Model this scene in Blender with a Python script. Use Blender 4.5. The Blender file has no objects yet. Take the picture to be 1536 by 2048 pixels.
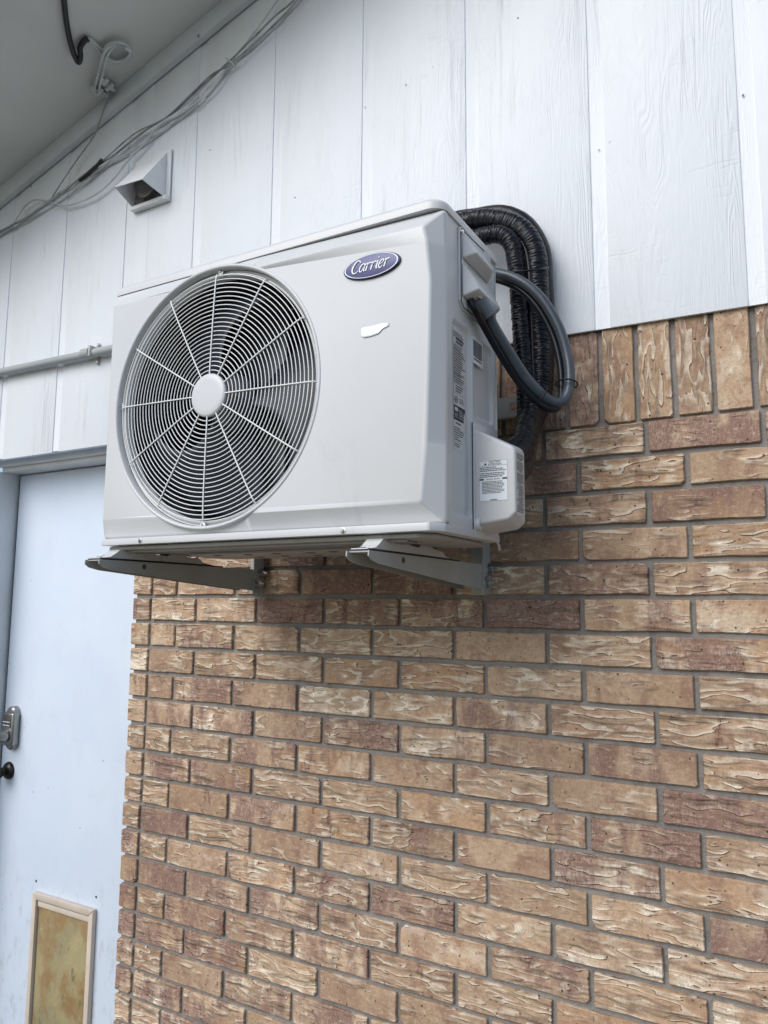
import bpy, bmesh, math, random
from mathutils import Vector, Matrix, noise
R = math.radians
random.seed(11)
sc = bpy.context.scene
C = sc.collection

# ------------------------------------------------------------------ camera, sky, sun, exposure
YAW, PITCH, ROLL, FPX = -0.51331, 0.122, 0.0063576, 1480.0
CAM = Vector((1.52552, -1.60599, 0.06023))
_f = Vector((math.sin(YAW)*math.cos(PITCH), math.cos(YAW)*math.cos(PITCH), math.sin(PITCH)))
_r = Vector((math.cos(YAW), -math.sin(YAW), 0))
_u = _r.cross(_f)
_R = math.cos(ROLL)*_r + math.sin(ROLL)*_u
_U = -math.sin(ROLL)*_r + math.cos(ROLL)*_u
cd = bpy.data.cameras.new('camera'); cam = bpy.data.objects.new('camera', cd); C.objects.link(cam)
cam.matrix_world = Matrix(((_R.x, _U.x, -_f.x, CAM.x), (_R.y, _U.y, -_f.y, CAM.y), (_R.z, _U.z, -_f.z, CAM.z), (0, 0, 0, 1)))
cd.sensor_fit = 'VERTICAL'; cd.sensor_height = 24; cd.lens = 24*FPX/2048
cd.clip_start = 0.02; cd.clip_end = 500
sc.camera = cam

W_ = bpy.data.worlds.new('World'); sc.world = W_; W_.use_nodes = True
SUN_EL, SUN_AZ = R(40), R(200)          # azimuth clockwise from +y
nt = W_.node_tree; nt.nodes.clear()
sky = nt.nodes.new('ShaderNodeTexSky'); sky.sky_type = 'NISHITA'; sky.sun_disc = False
sky.sun_elevation = SUN_EL; sky.sun_rotation = SUN_AZ; sky.air_density = 1.0; sky.dust_density = 1.2; sky.ozone_density = 1.0
bg = nt.nodes.new('ShaderNodeBackground'); bg.inputs[1].default_value = 0.10
wo = nt.nodes.new('ShaderNodeOutputWorld')
nt.links.new(sky.outputs[0], bg.inputs[0]); nt.links.new(bg.outputs[0], wo.inputs[0])
sd = bpy.data.lights.new('sun', 'SUN'); so = bpy.data.objects.new('sun', sd); C.objects.link(so)
sd.energy = 1.5; sd.angle = R(45); sd.color = (1.0, 0.985, 0.96)
sdir = Vector((math.sin(SUN_AZ)*math.cos(SUN_EL), math.cos(SUN_AZ)*math.cos(SUN_EL), math.sin(SUN_EL)))
so.rotation_euler = sdir.to_track_quat('Z', 'Y').to_euler(); so.location = sdir*8
sc.render.engine = 'CYCLES'
sc.view_settings.view_transform = 'Standard'; sc.view_settings.look = 'None'
sc.view_settings.exposure = 0.70; sc.view_settings.gamma = 1

# ------------------------------------------------------------------ helpers
def at(px, py, ax, val):
    """point of the place seen at photo pixel (px,py), known to lie on the plane axis ax = val"""
    d = _R*((px-768)/FPX) - _U*((py-1024)/FPX) + _f
    t = (val - CAM[ax])/d[ax]
    return CAM + d*t
def link(name, me, mat=None, parent=None, loc=None, smooth=False, ang=None):
    o = bpy.data.objects.new(name, me); C.objects.link(o)
    if mat and not me.materials: me.materials.append(mat)
    if parent: o.parent = parent
    if loc is not None: o.location = loc
    if smooth:
        me.polygons.foreach_set('use_smooth', [True]*len(me.polygons))
        if ang: me.set_sharp_from_angle(angle=R(ang))
    return o
def from_bm(name, bm, mat=None, parent=None, loc=None, smooth=False, ang=None):
    bmesh.ops.recalc_face_normals(bm, faces=bm.faces)
    me = bpy.data.meshes.new(name); bm.to_mesh(me); bm.free()
    return link(name, me, mat, parent, loc, smooth, ang)
def from_vf(name, v, f, mat=None, parent=None, loc=None, smooth=False, ang=None):
    me = bpy.data.meshes.new(name); me.from_pydata([tuple(a) for a in v], [], f); me.update()
    return link(name, me, mat, parent, loc, smooth, ang)
def thing(name, label, cat, loc=(0, 0, 0), group=None):
    o = bpy.data.objects.new(name, None); C.objects.link(o); o.location = loc; o.empty_display_size = .05
    return tag(o, label, cat, group)
def tag(o, label, cat, group=None):
    o['label'] = label; o['category'] = cat
    if group: o['group'] = group
    return o
def box(bm, x0, x1, y0, y1, z0, z1, bev=0, seg=2):
    vs = [bm.verts.new((x, y, z)) for x in (x0, x1) for y in (y0, y1) for z in (z0, z1)]
    fs = [bm.faces.new([vs[i] for i in q]) for q in ((0, 1, 3, 2), (4, 6, 7, 5), (0, 4, 5, 1), (2, 3, 7, 6), (0, 2, 6, 4), (1, 5, 7, 3))]
    if bev:
        es = list({e for f in fs for e in f.edges})
        bmesh.ops.bevel(bm, geom=es, offset=bev, segments=seg, affect='EDGES', profile=.5)
def boxo(name, b, mat, parent=None, bev=0, seg=2):
    bm = bmesh.new(); box(bm, *b, bev=bev, seg=seg)
    return from_bm(name, bm, mat, parent, smooth=bev > 0, ang=35 if bev else None)
def prism(bm, poly, ax, a0, a1, bev=0, seg=2):
    """poly of 2-D points in the two axes other than ax, extruded from a0 to a1"""
    def P(p, a):
        q = [p[0], p[1]]; q.insert(ax, a); return q
    A = [bm.verts.new(P(p, a0)) for p in poly]; B = [bm.verts.new(P(p, a1)) for p in poly]
    n = len(poly); fs = [bm.faces.new(A[::-1]), bm.faces.new(B)]
    for i in range(n): fs.append(bm.faces.new((A[i], A[(i+1) % n], B[(i+1) % n], B[i])))
    if bev:
        es = list({e for f in fs for e in f.edges})
        bmesh.ops.bevel(bm, geom=es, offset=bev, segments=seg, affect='EDGES', profile=.5)
def catmull(P, n=8):
    P = [Vector(p) for p in P]; P = [2*P[0]-P[1]] + P + [2*P[-1]-P[-2]]
    out = []
    for i in range(1, len(P)-2):
        a, b, c, d = P[i-1:i+3]
        for k in range(n):
            t = k/n
            out.append(.5*((2*b)+(c-a)*t+(2*a-5*b+4*c-d)*t*t+(3*b-a-3*c+d)*t**3))
    out.append(P[-2]); return out
def resample(P, step):
    L = [0]
    for a, b in zip(P, P[1:]): L.append(L[-1]+(b-a).length)
    n = max(2, int(L[-1]/step)); out = []; j = 0
    for i in range(n+1):
        s = L[-1]*i/n
        while j < len(L)-2 and L[j+1] < s: j += 1
        t = (s-L[j])/max(1e-9, L[j+1]-L[j]); out.append(P[j].lerp(P[j+1], min(1, t)))
    return out, L[-1]
def tube_geo(P, r, seg=12, closed=False, rf=None, cap=True):
    n = len(P); V = []; F = []
    T = []
    for i in range(n):
        a = P[i-1] if (i or closed) else P[i]; b = P[(i+1) % n] if (i < n-1 or closed) else P[i]
        T.append((b-a).normalized())
    u = T[0].orthogonal().normalized()
    s = 0
    for i in range(n):
        if i: s += (P[i]-P[i-1]).length
        u = (u - T[i]*u.dot(T[i])).normalized(); w = T[i].cross(u)
        for k in range(seg):
            a = 2*math.pi*k/seg
            rr = r if rf is None else rf(s, a)
            V.append(P[i] + (u*math.cos(a)+w*math.sin(a))*rr)
    m = n if closed else n-1
    for i in range(m):
        for k in range(seg):
            j = (i+1) % n
            F.append((i*seg+k, i*seg+(k+1) % seg, j*seg+(k+1) % seg, j*seg+k))
    if cap and not closed:
        F.append(tuple(range(seg))[::-1]); F.append(tuple((n-1)*seg+k for k in range(seg)))
    return V, F
def tube(name, pts, r, mat, parent=None, seg=12, sub=8, rf=None, straight=False, step=None):
    P = [Vector(p) for p in pts] if straight else catmull(pts, sub)
    if step: P, _ = resample(P, step)
    V, F = tube_geo(P, r, seg, rf=rf)
    return from_vf(name, V, F, mat, parent, smooth=True, ang=60)
def lathe(name, prof, mat, parent, c, axis='y', seg=64, smooth=True, ang=35, close=False):
    """prof: (radius, along-axis) pairs, revolved about an axis through c"""
    V = []; F = []
    for (r, a) in prof:
        for k in range(seg):
            t = 2*math.pi*k/seg
            if axis == 'y': V.append((c[0]+r*math.cos(t), c[1]+a, c[2]+r*math.sin(t)))
            elif axis == 'x': V.append((c[0]+a, c[1]+r*math.cos(t), c[2]+r*math.sin(t)))
            else: V.append((c[0]+r*math.cos(t), c[1]+r*math.sin(t), c[2]+a))
    for i in range(len(prof)-(0 if close else 1)):
        for k in range(seg):
            j = (i+1) % len(prof)
            F.append((i*seg+k, i*seg+(k+1) % seg, j*seg+(k+1) % seg, j*seg+k))
    if not close:
        for e in (0, len(prof)-1):
            if prof[e][0] > 1e-6: F.append(tuple(e*seg+k for k in range(seg)))
    me = bpy.data.meshes.new(name); me.from_pydata(V, [], F); 
    bm = bmesh.new(); bm.from_mesh(me); bmesh.ops.remove_doubles(bm, verts=bm.verts, dist=1e-6)
    bmesh.ops.recalc_face_normals(bm, faces=bm.faces); bm.to_mesh(me); bm.free()
    return link(name, me, mat, parent, smooth=smooth, ang=ang)
def apply_mods(o):
    dg = bpy.context.evaluated_depsgraph_get()
    me = bpy.data.meshes.new_from_object(o.evaluated_get(dg)); o.modifiers.clear(); o.data = me
    return o

# ------------------------------------------------------------------ materials
class NT:
    def __init__(s, name):
        s.m = bpy.data.materials.new(name); s.m.use_nodes = True
        s.t = s.m.node_tree; s.b = s.t.nodes['Principled BSDF']
    def n(s, typ, ins=None, **props):
        nd = s.t.nodes.new('ShaderNode'+typ)
        for k, v in props.items(): setattr(nd, k, v)
        for k, v in (ins or {}).items(): s.set(nd.inputs[k], v)
        return nd
    def set(s, sock, v):
        if isinstance(v, bpy.types.NodeSocket): s.t.links.new(v, sock)
        else: sock.default_value = v
    def p(s, **kw):
        for k, v in kw.items(): s.set(s.b.inputs[k.replace('_', ' ')], v)
    def math(s, op, a, b=0.0, c=None, clamp=False):
        nd = s.n('Math', {0: a, 1: b}, operation=op, use_clamp=clamp)
        if c is not None: s.set(nd.inputs[2], c)
        return nd.outputs[0]
    def ramp(s, fac, lo, hi):
        nd = s.n('MapRange', {0: fac, 1: lo, 2: hi}, interpolation_type='SMOOTHSTEP'); return nd.outputs[0]
    def mix(s, fac, a, b):
        nd = s.n('Mix', data_type='RGBA')
        s.set(nd.inputs[0], fac)
        s.set(nd.inputs[6], a if isinstance(a, bpy.types.NodeSocket) else (*a, 1))
        s.set(nd.inputs[7], b if isinstance(b, bpy.types.NodeSocket) else (*b, 1))
        return nd.outputs[2]
    def mapv(s, v, scale=(1, 1, 1), loc=(0, 0, 0)):
        return s.n('Mapping', {0: v, 1: loc, 3: scale}).outputs[0]
    def noise(s, v, scale, detail=3, rough=.55, dist=0, fac=True):
        nd = s.n('TexNoise', {'Vector': v, 'Scale': scale, 'Detail': detail, 'Roughness': rough, 'Distortion': dist}); return nd.outputs[0 if fac else 1]
    def bump(s, h, strength=.5, dist=.002, normal=None):
        nd = s.n('Bump', {'Height': h, 'Strength': strength, 'Distance': dist})
        if normal: s.set(nd.inputs['Normal'], normal)
        return nd.outputs[0]
    def obj(s): return s.n('TexCoord').outputs['Object']
    def rnd(s): return s.n('ObjectInfo').outputs['Random']
    def addv(s, a, b): return s.n('VectorMath', {0: a, 1: b}, operation='ADD').outputs[0]
    def attr(s, name): return s.n('Attribute', attribute_type='OBJECT', attribute_name=name).outputs['Fac']

def simple(name, col, rough=.5, metal=0, var=.06, scale=30, bumpd=0, coat=0, spec=.5, dirt=None):
    t = NT(name); v = t.obj()
    n1 = t.noise(v, scale, 4)
    c = t.mix(t.ramp(n1, .3, .7), tuple(x*(1-var) for x in col), tuple(min(1, x*(1+var)) for x in col))
    if dirt:
        n2 = t.noise(v, dirt[1], 5, .65); c = t.mix(t.math('MULTIPLY', t.ramp(n2, .55, .8), dirt[2]), c, dirt[0])
    t.p(Base_Color=c, Roughness=t.math('ADD', rough-.05, t.math('MULTIPLY', n1, .1)), Metallic=metal, Specular_IOR_Level=spec)
    if coat: t.p(Coat_Weight=coat, Coat_Roughness=.2)
    if bumpd: t.p(Normal=t.bump(t.noise(v, scale*6, 3), .5, bumpd))
    return t.m

def brick_mat():
    t = NT('rolled_clay_brick'); o = t.obj(); r = t.rnd()
    wn = t.n('TexWhiteNoise', {'W': t.math('MULTIPLY', r, 913.7)}, noise_dimensions='1D')
    off = t.n('VectorMath', {0: wn.outputs['Color'], 1: (37., 11., 53.)}, operation='MULTIPLY').outputs[0]
    v = t.addv(o, off)
    wn2 = t.n('TexWhiteNoise', {'W': t.math('MULTIPLY_ADD', r, 517.3, 5.0)}, noise_dimensions='1D')
    s2 = t.n('SeparateColor', {0: wn2.outputs['Color']})
    h1, h2, h3 = s2.outputs
    s1 = t.n('SeparateColor', {0: wn.outputs['Color']}); h4, h5, h6 = s1.outputs
    # ---- base tone
    base = t.mix(h1, (.42, .29, .178), (.375, .243, .158))
    base = t.mix(t.ramp(t.noise(t.mapv(v, (9, 9, 6)), 1, 2), .35, .7), base, (.51, .36, .238))
    orange = t.math('MULTIPLY', t.ramp(t.math('ADD', h2, t.attr('orange')), .72, .95), t.ramp(t.noise(t.mapv(v, (14, 9, 9)), 1, 2), .35, .6))
    base = t.mix(t.math('MULTIPLY', orange, .8), base, (.45, .275, .15))
    pink = t.ramp(t.noise(t.mapv(v, (22, 9, 16)), 1, 3, .6), .48, .68)
    base = t.mix(t.math('MULTIPLY', pink, .9), base, (.30, .182, .122))
    base = t.n('Mix', {0: 1.0, 6: base, 7: t.n('CombineColor', {0: t.math('MULTIPLY_ADD', h4, .34, .80), 1: t.math('MULTIPLY_ADD', h4, .35, .79), 2: t.math('MULTIPLY_ADD', h4, .34, .80)}).outputs[0]}, data_type='RGBA', blend_type='MULTIPLY').outputs[2]
    # ---- folds of the rolled face
    vd = t.noise(t.mapv(v, (10, 10, 18)), 1, 2, .5, 0, False)
    dv = t.n('VectorMath', {0: t.n('VectorMath', {0: vd, 1: (.5, .5, .5)}, operation='SUBTRACT').outputs[0], 1: (.05, 0, .022)}, operation='MULTIPLY').outputs[0]
    vf = t.addv(v, dv)
    fn = t.noise(t.mapv(vf, (7, 9, 36)), 1, 2.0, .45)
    st = t.math('MULTIPLY', fn, 6.5)
    saw = t.math('FRACT', st)                               # creases: slow rise, sharp drop
    foldprof = t.math('MULTIPLY', t.math('POWER', saw, 1.6), t.math('SUBTRACT', 1, t.ramp(saw, .9, 1.0)))
    fmask = t.ramp(t.math('ADD', t.noise(t.mapv(v, (11, 9, 20)), 1, 2), t.math('MULTIPLY_ADD', h3, .36, -.13)), .40, .58)
    fold = t.math('MULTIPLY', foldprof, fmask)
    crest = t.math('MULTIPLY', t.ramp(saw, .45, .85), t.math('SUBTRACT', 1, t.ramp(saw, .92, .98)))
    crest = t.math('MULTIPLY', crest, fmask)
    crease = t.math('MULTIPLY', t.ramp(saw, .93, .985), fmask)
    # ---- pale slip lying on the folds and in patches
    slipm = t.ramp(t.math('ADD', t.noise(t.mapv(v, (15, 9, 26)), 1, 3, .6), t.math('MULTIPLY_ADD', t.math('ADD', h4, t.attr('pale')), .26, -.16)), .55, .72)
    slip = t.math('ADD', t.math('MULTIPLY', crest, .58), t.math('MULTIPLY', slipm, t.math('MULTIPLY_ADD', crest, .5, .35)), clamp=True)
    base = t.mix(slip, base, (.82, .73, .58))
    # ---- flashed dark blotches with upright edges
    bn = t.noise(t.mapv(v, (30, 9, 13)), 1, 3, .62, .2)
    bl = t.noise(t.mapv(v, (7, 9, 5)), 1, 1)
    darkamt = t.math('MULTIPLY_ADD', t.math('ADD', h5, t.attr('dark')), .32, -.14)
    d1 = t.ramp(t.math('ADD', t.math('MULTIPLY_ADD', bl, .45, t.math('MULTIPLY', bn, .70)), darkamt), .60, .80)
    grain = t.ramp(t.noise(t.mapv(v, (420, 420, 90)), 1, 3, .7), .30, .62)
    d1 = t.math('MULTIPLY', d1, t.math('MULTIPLY_ADD', grain, .5, .42))
    base = t.mix(d1, base, (.19, .105, .095))
    hardd = t.math('MULTIPLY', t.ramp(bn, .655, .675), t.ramp(t.math('ADD', h6, t.attr('dark')), .62, .7))
    base = t.mix(t.math('MULTIPLY', hardd, t.math('MULTIPLY_ADD', grain, .45, .4)), base, (.17, .07, .05))
    base = t.mix(t.math('MULTIPLY', crease, .28), base, (.20, .115, .075))  # brown shade painted into the fold creases, apart from the blotches
    rough = t.noise(t.mapv(v, (90, 90, 130)), 1, 5, .7)
    base = t.mix(t.math('MULTIPLY', t.ramp(rough, .5, .7), .6), base, (.26, .155, .11))
    base = t.mix(t.math('MULTIPLY', t.ramp(rough, .48, .3), .5), base, (.62, .50, .37))
    # ---- fine streaks, speckle, pores
    sp = t.noise(t.mapv(v, (700, 700, 160)), 1, 2, .6)
    base = t.mix(t.math('MULTIPLY', t.ramp(sp, .45, .7), .42), base, (.24, .15, .10))
    base = t.mix(t.math('MULTIPLY', t.ramp(t.noise(t.mapv(v, (260, 260, 260)), 1, 4, .7), .5, .75), .38), base, (.62, .48, .36))
    vo = t.n('TexVoronoi', {'Vector': v, 'Scale': 150.}, feature='F1')
    vc = t.n('SeparateColor', {0: vo.outputs['Color']}).outputs[0]
    rad = t.math('MULTIPLY', t.math('POWER', vc, 9), .46)
    pore = t.math('LESS_THAN', t.math('ADD', vo.outputs['Distance'], t.math('MULTIPLY', t.noise(v, 900, 2), .12)), rad)
    pm = t.ramp(t.noise(v, 26, 2), .38, .55)
    pore = t.math('MULTIPLY', pore, pm)
    base = t.mix(t.math('MULTIPLY', pore, .85), base, (.05, .03, .022))
    t.p(Base_Color=base, Roughness=.88, Specular_IOR_Level=.25)
    h = t.math('MULTIPLY', fold, 1.5)
    h = t.math('ADD', h, t.math('MULTIPLY', t.noise(t.mapv(v, (30, 30, 60)), 1, 3), .5))
    h = t.math('ADD', h, t.math('MULTIPLY', sp, .08))
    h = t.math('ADD', h, t.math('MULTIPLY', rough, .30))
    h = t.math('SUBTRACT', h, t.math('MULTIPLY', pore, .5))
    t.p(Normal=t.bump(h, 1.0, .0030))
    return t.m
def mortar_mat():
    t = NT('grey_mortar'); v = t.obj()
    n = t.noise(v, 240, 4, .7); n2 = t.noise(v, 6, 3)
    c = t.mix(t.ramp(n2, .3, .7), (.205, .192, .178), (.265, .246, .226))
    c = t.mix(t.math('MULTIPLY', t.ramp(n, .45, .75), .35), c, (.32, .29, .26))
    n3 = t.noise(v, 38, 4, .6)
    c = t.mix(t.math('MULTIPLY', t.ramp(n3, .5, .7), .5), c, (.12, .105, .095))
    t.p(Base_Color=c, Roughness=.95, Specular_IOR_Level=.2, Normal=t.bump(t.math('ADD', n, t.math('MULTIPLY', n3, 2.2)), .9, .0022)); return t.m
def siding_mat():
    t = NT('white_painted_woodgrain_siding'); o = t.obj(); r = t.rnd()
    wn = t.n('TexWhiteNoise', {'W': t.math('MULTIPLY', r, 331.)}, noise_dimensions='1D')
    off = t.n('VectorMath', {0: wn.outputs['Color'], 1: (9., 3., 7.)}, operation='MULTIPLY').outputs[0]
    v = t.addv(o, off)
    g0 = t.noise(t.mapv(v, (9, 1, .9)), 1, 3, .55, .4)
    g = t.math('SINE', t.math('MULTIPLY', g0, 210))
    gm = t.ramp(t.noise(t.mapv(v, (11, 1, 3.2)), 1, 2), .36, .62)
    fine = t.noise(t.mapv(v, (330, 1, 16)), 1, 3, .6)
    gm2 = t.ramp(t.noise(t.mapv(v, (7, 1, 2.2)), 1, 2), .35, .62)
    saw = t.noise(t.mapv(v, (14, 1, 170)), 1, 2, .5)
    sm = t.ramp(t.noise(t.mapv(v, (6, 1, 5)), 1, 3), .50, .66)
    sawh = t.math('MULTIPLY', t.ramp(saw, .60, .66), sm)
    h = t.math('ADD', t.math('MULTIPLY', t.math('MULTIPLY', g, gm), .34), t.math('MULTIPLY', t.math('MULTIPLY', fine, gm2), 1.3))
    h = t.math('SUBTRACT', h, t.math('MULTIPLY', sawh, .4))
    h = t.math('ADD', h, t.math('MULTIPLY', t.noise(v, 55, 3), .5))
    c = t.mix(t.ramp(t.noise(v, 2.2, 3), .3, .7), (.735, .77, .81), (.77, .80, .84))
    crack = t.math('MULTIPLY', t.math('LESS_THAN', fine, .30), gm2)
    c = t.mix(t.math('MULTIPLY', crack, .03), c, (.55, .56, .57))
    c = t.mix(t.math('MULTIPLY', sawh, .0), c, (.45, .46, .47))
    vo = t.n('TexVoronoi', {'Vector': t.mapv(v, (1, .01, 1)), 'Scale': 26.}, feature='F1')
    dot = t.math('LESS_THAN', vo.outputs['Distance'], t.math('MULTIPLY', t.math('POWER', t.n('SeparateColor', {0: vo.outputs['Color']}).outputs[1], 14), .075))
    c = t.mix(t.math('MULTIPLY', dot, .6), c, (.18, .17, .16))
    t.p(Base_Color=c, Roughness=.55, Specular_IOR_Level=.35, Normal=t.bump(h, 1.0, .0009)); return t.m
def door_mat():
    t = NT('pale_painted_door'); v = t.obj()
    c = t.mix(t.ramp(t.noise(v, 3, 4, .6), .3, .7), (.565, .64, .74), (.61, .68, .77))
    c = t.mix(t.math('MULTIPLY', t.ramp(t.noise(t.mapv(v, (1, 1, .6)), 11, 5, .7), .55, .8), .4), c, (.52, .55, .60))
    z = t.n('SeparateXYZ', {0: v}).outputs[2]
    low = t.ramp(z, -.72, -1.05)
    grime = t.math('MULTIPLY', t.ramp(t.noise(t.mapv(v, (1, 1, .5)), 30, 5, .7), .5, .72), t.math('MULTIPLY', low, .55))
    c = t.mix(grime, c, (.36, .36, .37))
    vo = t.n('TexVoronoi', {'Vector': t.mapv(v, (1, .01, 1)), 'Scale': 22.}, feature='F1')
    dot = t.math('LESS_THAN', vo.outputs['Distance'], t.math('MULTIPLY', t.math('POWER', t.n('SeparateColor', {0: vo.outputs['Color']}).outputs[1], 10), .08))
    c = t.mix(t.math('MULTIPLY', dot, .6), c, (.2, .18, .17))
    t.p(Base_Color=c, Roughness=.5, Normal=t.bump(t.noise(v, 120, 3), .3, .0005)); return t.m
def acpaint_mat():
    t = NT('ivory_powder_coat'); v = t.obj()
    c = t.mix(t.ramp(t.noise(v, 2.5, 3), .3, .7), (.555, .563, .57), (.585, .592, .597))
    s = t.math('MULTIPLY', t.ramp(t.noise(t.mapv(v, (10, 1, 5)), 1, 6, .78, .6), .54, .72), t.ramp(t.noise(v, 3.5, 2), .45, .62))
    c = t.mix(t.math('MULTIPLY', s, .34), c, (.45, .43, .42))
    t.p(Base_Color=c, Roughness=.33, Specular_IOR_Level=.45, Normal=t.bump(t.noise(v, 420, 2), .12, .0003)); return t.m
def flap_mat():
    t = NT('yellowed_vinyl_flap'); v = t.obj()
    c = t.mix(t.ramp(t.noise(t.mapv(v, (1, 1, .7)), 6, 4, .6), .3, .7), (.36, .30, .155), (.21, .185, .105))
    s = t.ramp(t.noise(t.mapv(v, (1, 1, .65)), 7.5, 4, .6, .5), .46, .62)
    c = t.mix(t.math('MULTIPLY', s, .85), c, (.26, .15, .06))
    d = t.ramp(t.noise(t.mapv(v, (1, 1, .3)), 34, 5, .75), .56, .68)
    c = t.mix(t.math('MULTIPLY', d, .75), c, (.10, .085, .055))
    w = t.ramp(t.noise(v, 60, 5, .7), .5, .8); c = t.mix(t.math('MULTIPLY', w, .3), c, (.52, .50, .38))
    t.p(Base_Color=c, Roughness=.35, Normal=t.bump(t.noise(t.mapv(v, (1, 1, .2)), 30, 3), .4, .002)); return t.m
def ground_mat():
    t = NT('concrete_ground'); v = t.obj()
    c = t.mix(t.noise(v, 3, 6, .65), (.085, .085, .07), (.15, .145, .12))
    t.p(Base_Color=c, Roughness=.9, Normal=t.bump(t.noise(v, 60, 4), .4, .003)); return t.m
def coil_mat():
    t = NT('dark_coil_fins'); v = t.obj()
    x = t.n('SeparateXYZ', {0: v}).outputs[0]
    s = t.math('FRACT', t.math('MULTIPLY', x, 160))
    c = t.mix(t.ramp(s, .3, .6), (.012, .014, .02), (.035, .04, .05))
    t.p(Base_Color=c, Roughness=.5, Metallic=.4); return t.m

M = dict(
    brick=brick_mat(), mortar=mortar_mat(), siding=siding_mat(), door=door_mat(), ac=acpaint_mat(), flap=flap_mat(),
    ground=ground_mat(), coil=coil_mat(),
    soffit=simple('grey_white_soffit_paint', (.66, .67, .64), .7, var=.05, scale=3, bumpd=.0003),
    frieze=simple('painted_trim_board', (.66, .69, .71), .6, var=.04, scale=8, bumpd=.0003),
    frame=simple('painted_door_frame', (.66, .69, .71), .5, var=.05, scale=9),
    grille=simple('ivory_wire', (.78, .79, .78), .35, var=.02),
    galv=simple('grey_bracket_paint', (.37, .375, .35), .42, var=.05, scale=14, bumpd=.0002),
    foot=simple('ivory_foot_steel', (.56, .57, .56), .35, var=.04, scale=20, dirt=((.16, .12, .09), 16, .8)),
    pan=simple('base_pan_steel', (.33, .32, .30), .45, var=.06, scale=18, dirt=((.25, .2, .15), 20, .5)),
    rubber=simple('black_rubber', (.02, .02, .022), .6, var=.1),
    black=simple('matt_black_interior', (.012, .013, .018), .7, var=.2),
    shroud=simple('shroud_grey', (.10, .105, .115), .5, var=.1),
    fan=simple('dark_fan_plastic', (.008, .012, .022), .5, var=.15, scale=12, dirt=((.025, .04, .07), 9, .7)),
    wrap=simple('black_insulation_wrap', (.005, .006, .010), .33, var=.3, scale=60, bumpd=.0005, spec=.28),
    hose=simple('black_smooth_tube', (.007, .008, .012), .34, var=.15, spec=.3),
    conduit=simple('grey_liquidtight_conduit', (.05, .063, .078), .36, var=.2, scale=9, dirt=((.13, .15, .165), 38, .6)),
    fitting=simple('grey_pvc_fitting', (.17, .195, .225), .4, var=.06),
    pvc=simple('grey_pvc_conduit', (.34, .37, .38), .45, var=.05, scale=7),
    steel=simple('zinc_screw_steel', (.55, .55, .55), .3, 1, var=.1),
    nickel=simple('brushed_nickel', (.30, .295, .29), .32, .9, var=.08, scale=40),
    bronze=simple('dark_bronze', (.03, .027, .025), .3, .6, var=.2),
    navy=simple('navy_badge_enamel', (.062, .07, .20), .35, var=.05),
    navyedge=simple('dark_navy_edge', (.02, .022, .06), .4),
    white=simple('white_plastic', (.80, .82, .84), .4, var=.02),
    paper=simple('white_paper', (.86, .90, .90), .75, var=.03, scale=40),
    label=simple('white_label_film', (.74, .77, .80), .35, var=.02),
    clearlabel=simple('pale_label_film', (.60, .60, .60), .4, var=.02),
    ink=simple('black_ink', (.03, .03, .035), .5),
    wire=simple('white_cable_sheath', (.58, .60, .60), .5, var=.12, scale=18, dirt=((.2, .19, .18), 26, .7)),
    wireg=simple('grey_cable_sheath', (.30, .30, .30), .5, var=.25, scale=30, dirt=((.08, .08, .08), 22, .8)),
    wireb=simple('black_cable_sheath', (.018, .018, .02), .4, var=.2),
    vent=simple('white_vent_plastic', (.76, .77, .785), .45, var=.04, scale=14, dirt=((.35, .33, .30), 12, .35)),
    soot=simple('sooty_vent_inside', (.16, .155, .15), .9, var=.5, scale=40, dirt=((.02, .02, .02), 34, .95)),
    damper=simple('grimy_damper_plate', (.16, .155, .15), .6, var=.2, scale=20, dirt=((.03, .03, .03), 16, .8)),
    nail=simple('weathered_nail', (.22, .21, .20), .6),
    cream=simple('cream_pet_door_plastic', (.55, .47, .39), .5, var=.06, scale=12, dirt=((.36, .28, .22), 15, .45)),
    keypad=simple('dark_keypad_face', (.09, .088, .085), .35, .5, var=.1),
    gap_shade=simple('dark_gap_shade', (.05, .055, .055), .7),  # dark tone standing in for the shade in gaps, seams and holes
)

# ------------------------------------------------------------------ ground
bm = bmesh.new(); GZ = -1.55
vs = [bm.verts.new(p) for p in ((-40, -40, GZ), (40, -40, GZ), (40, 40, GZ), (-40, 40, GZ))]; bm.faces.new(vs)
g = from_bm('ground', bm, M['ground']); g['kind'] = 'structure'

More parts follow.
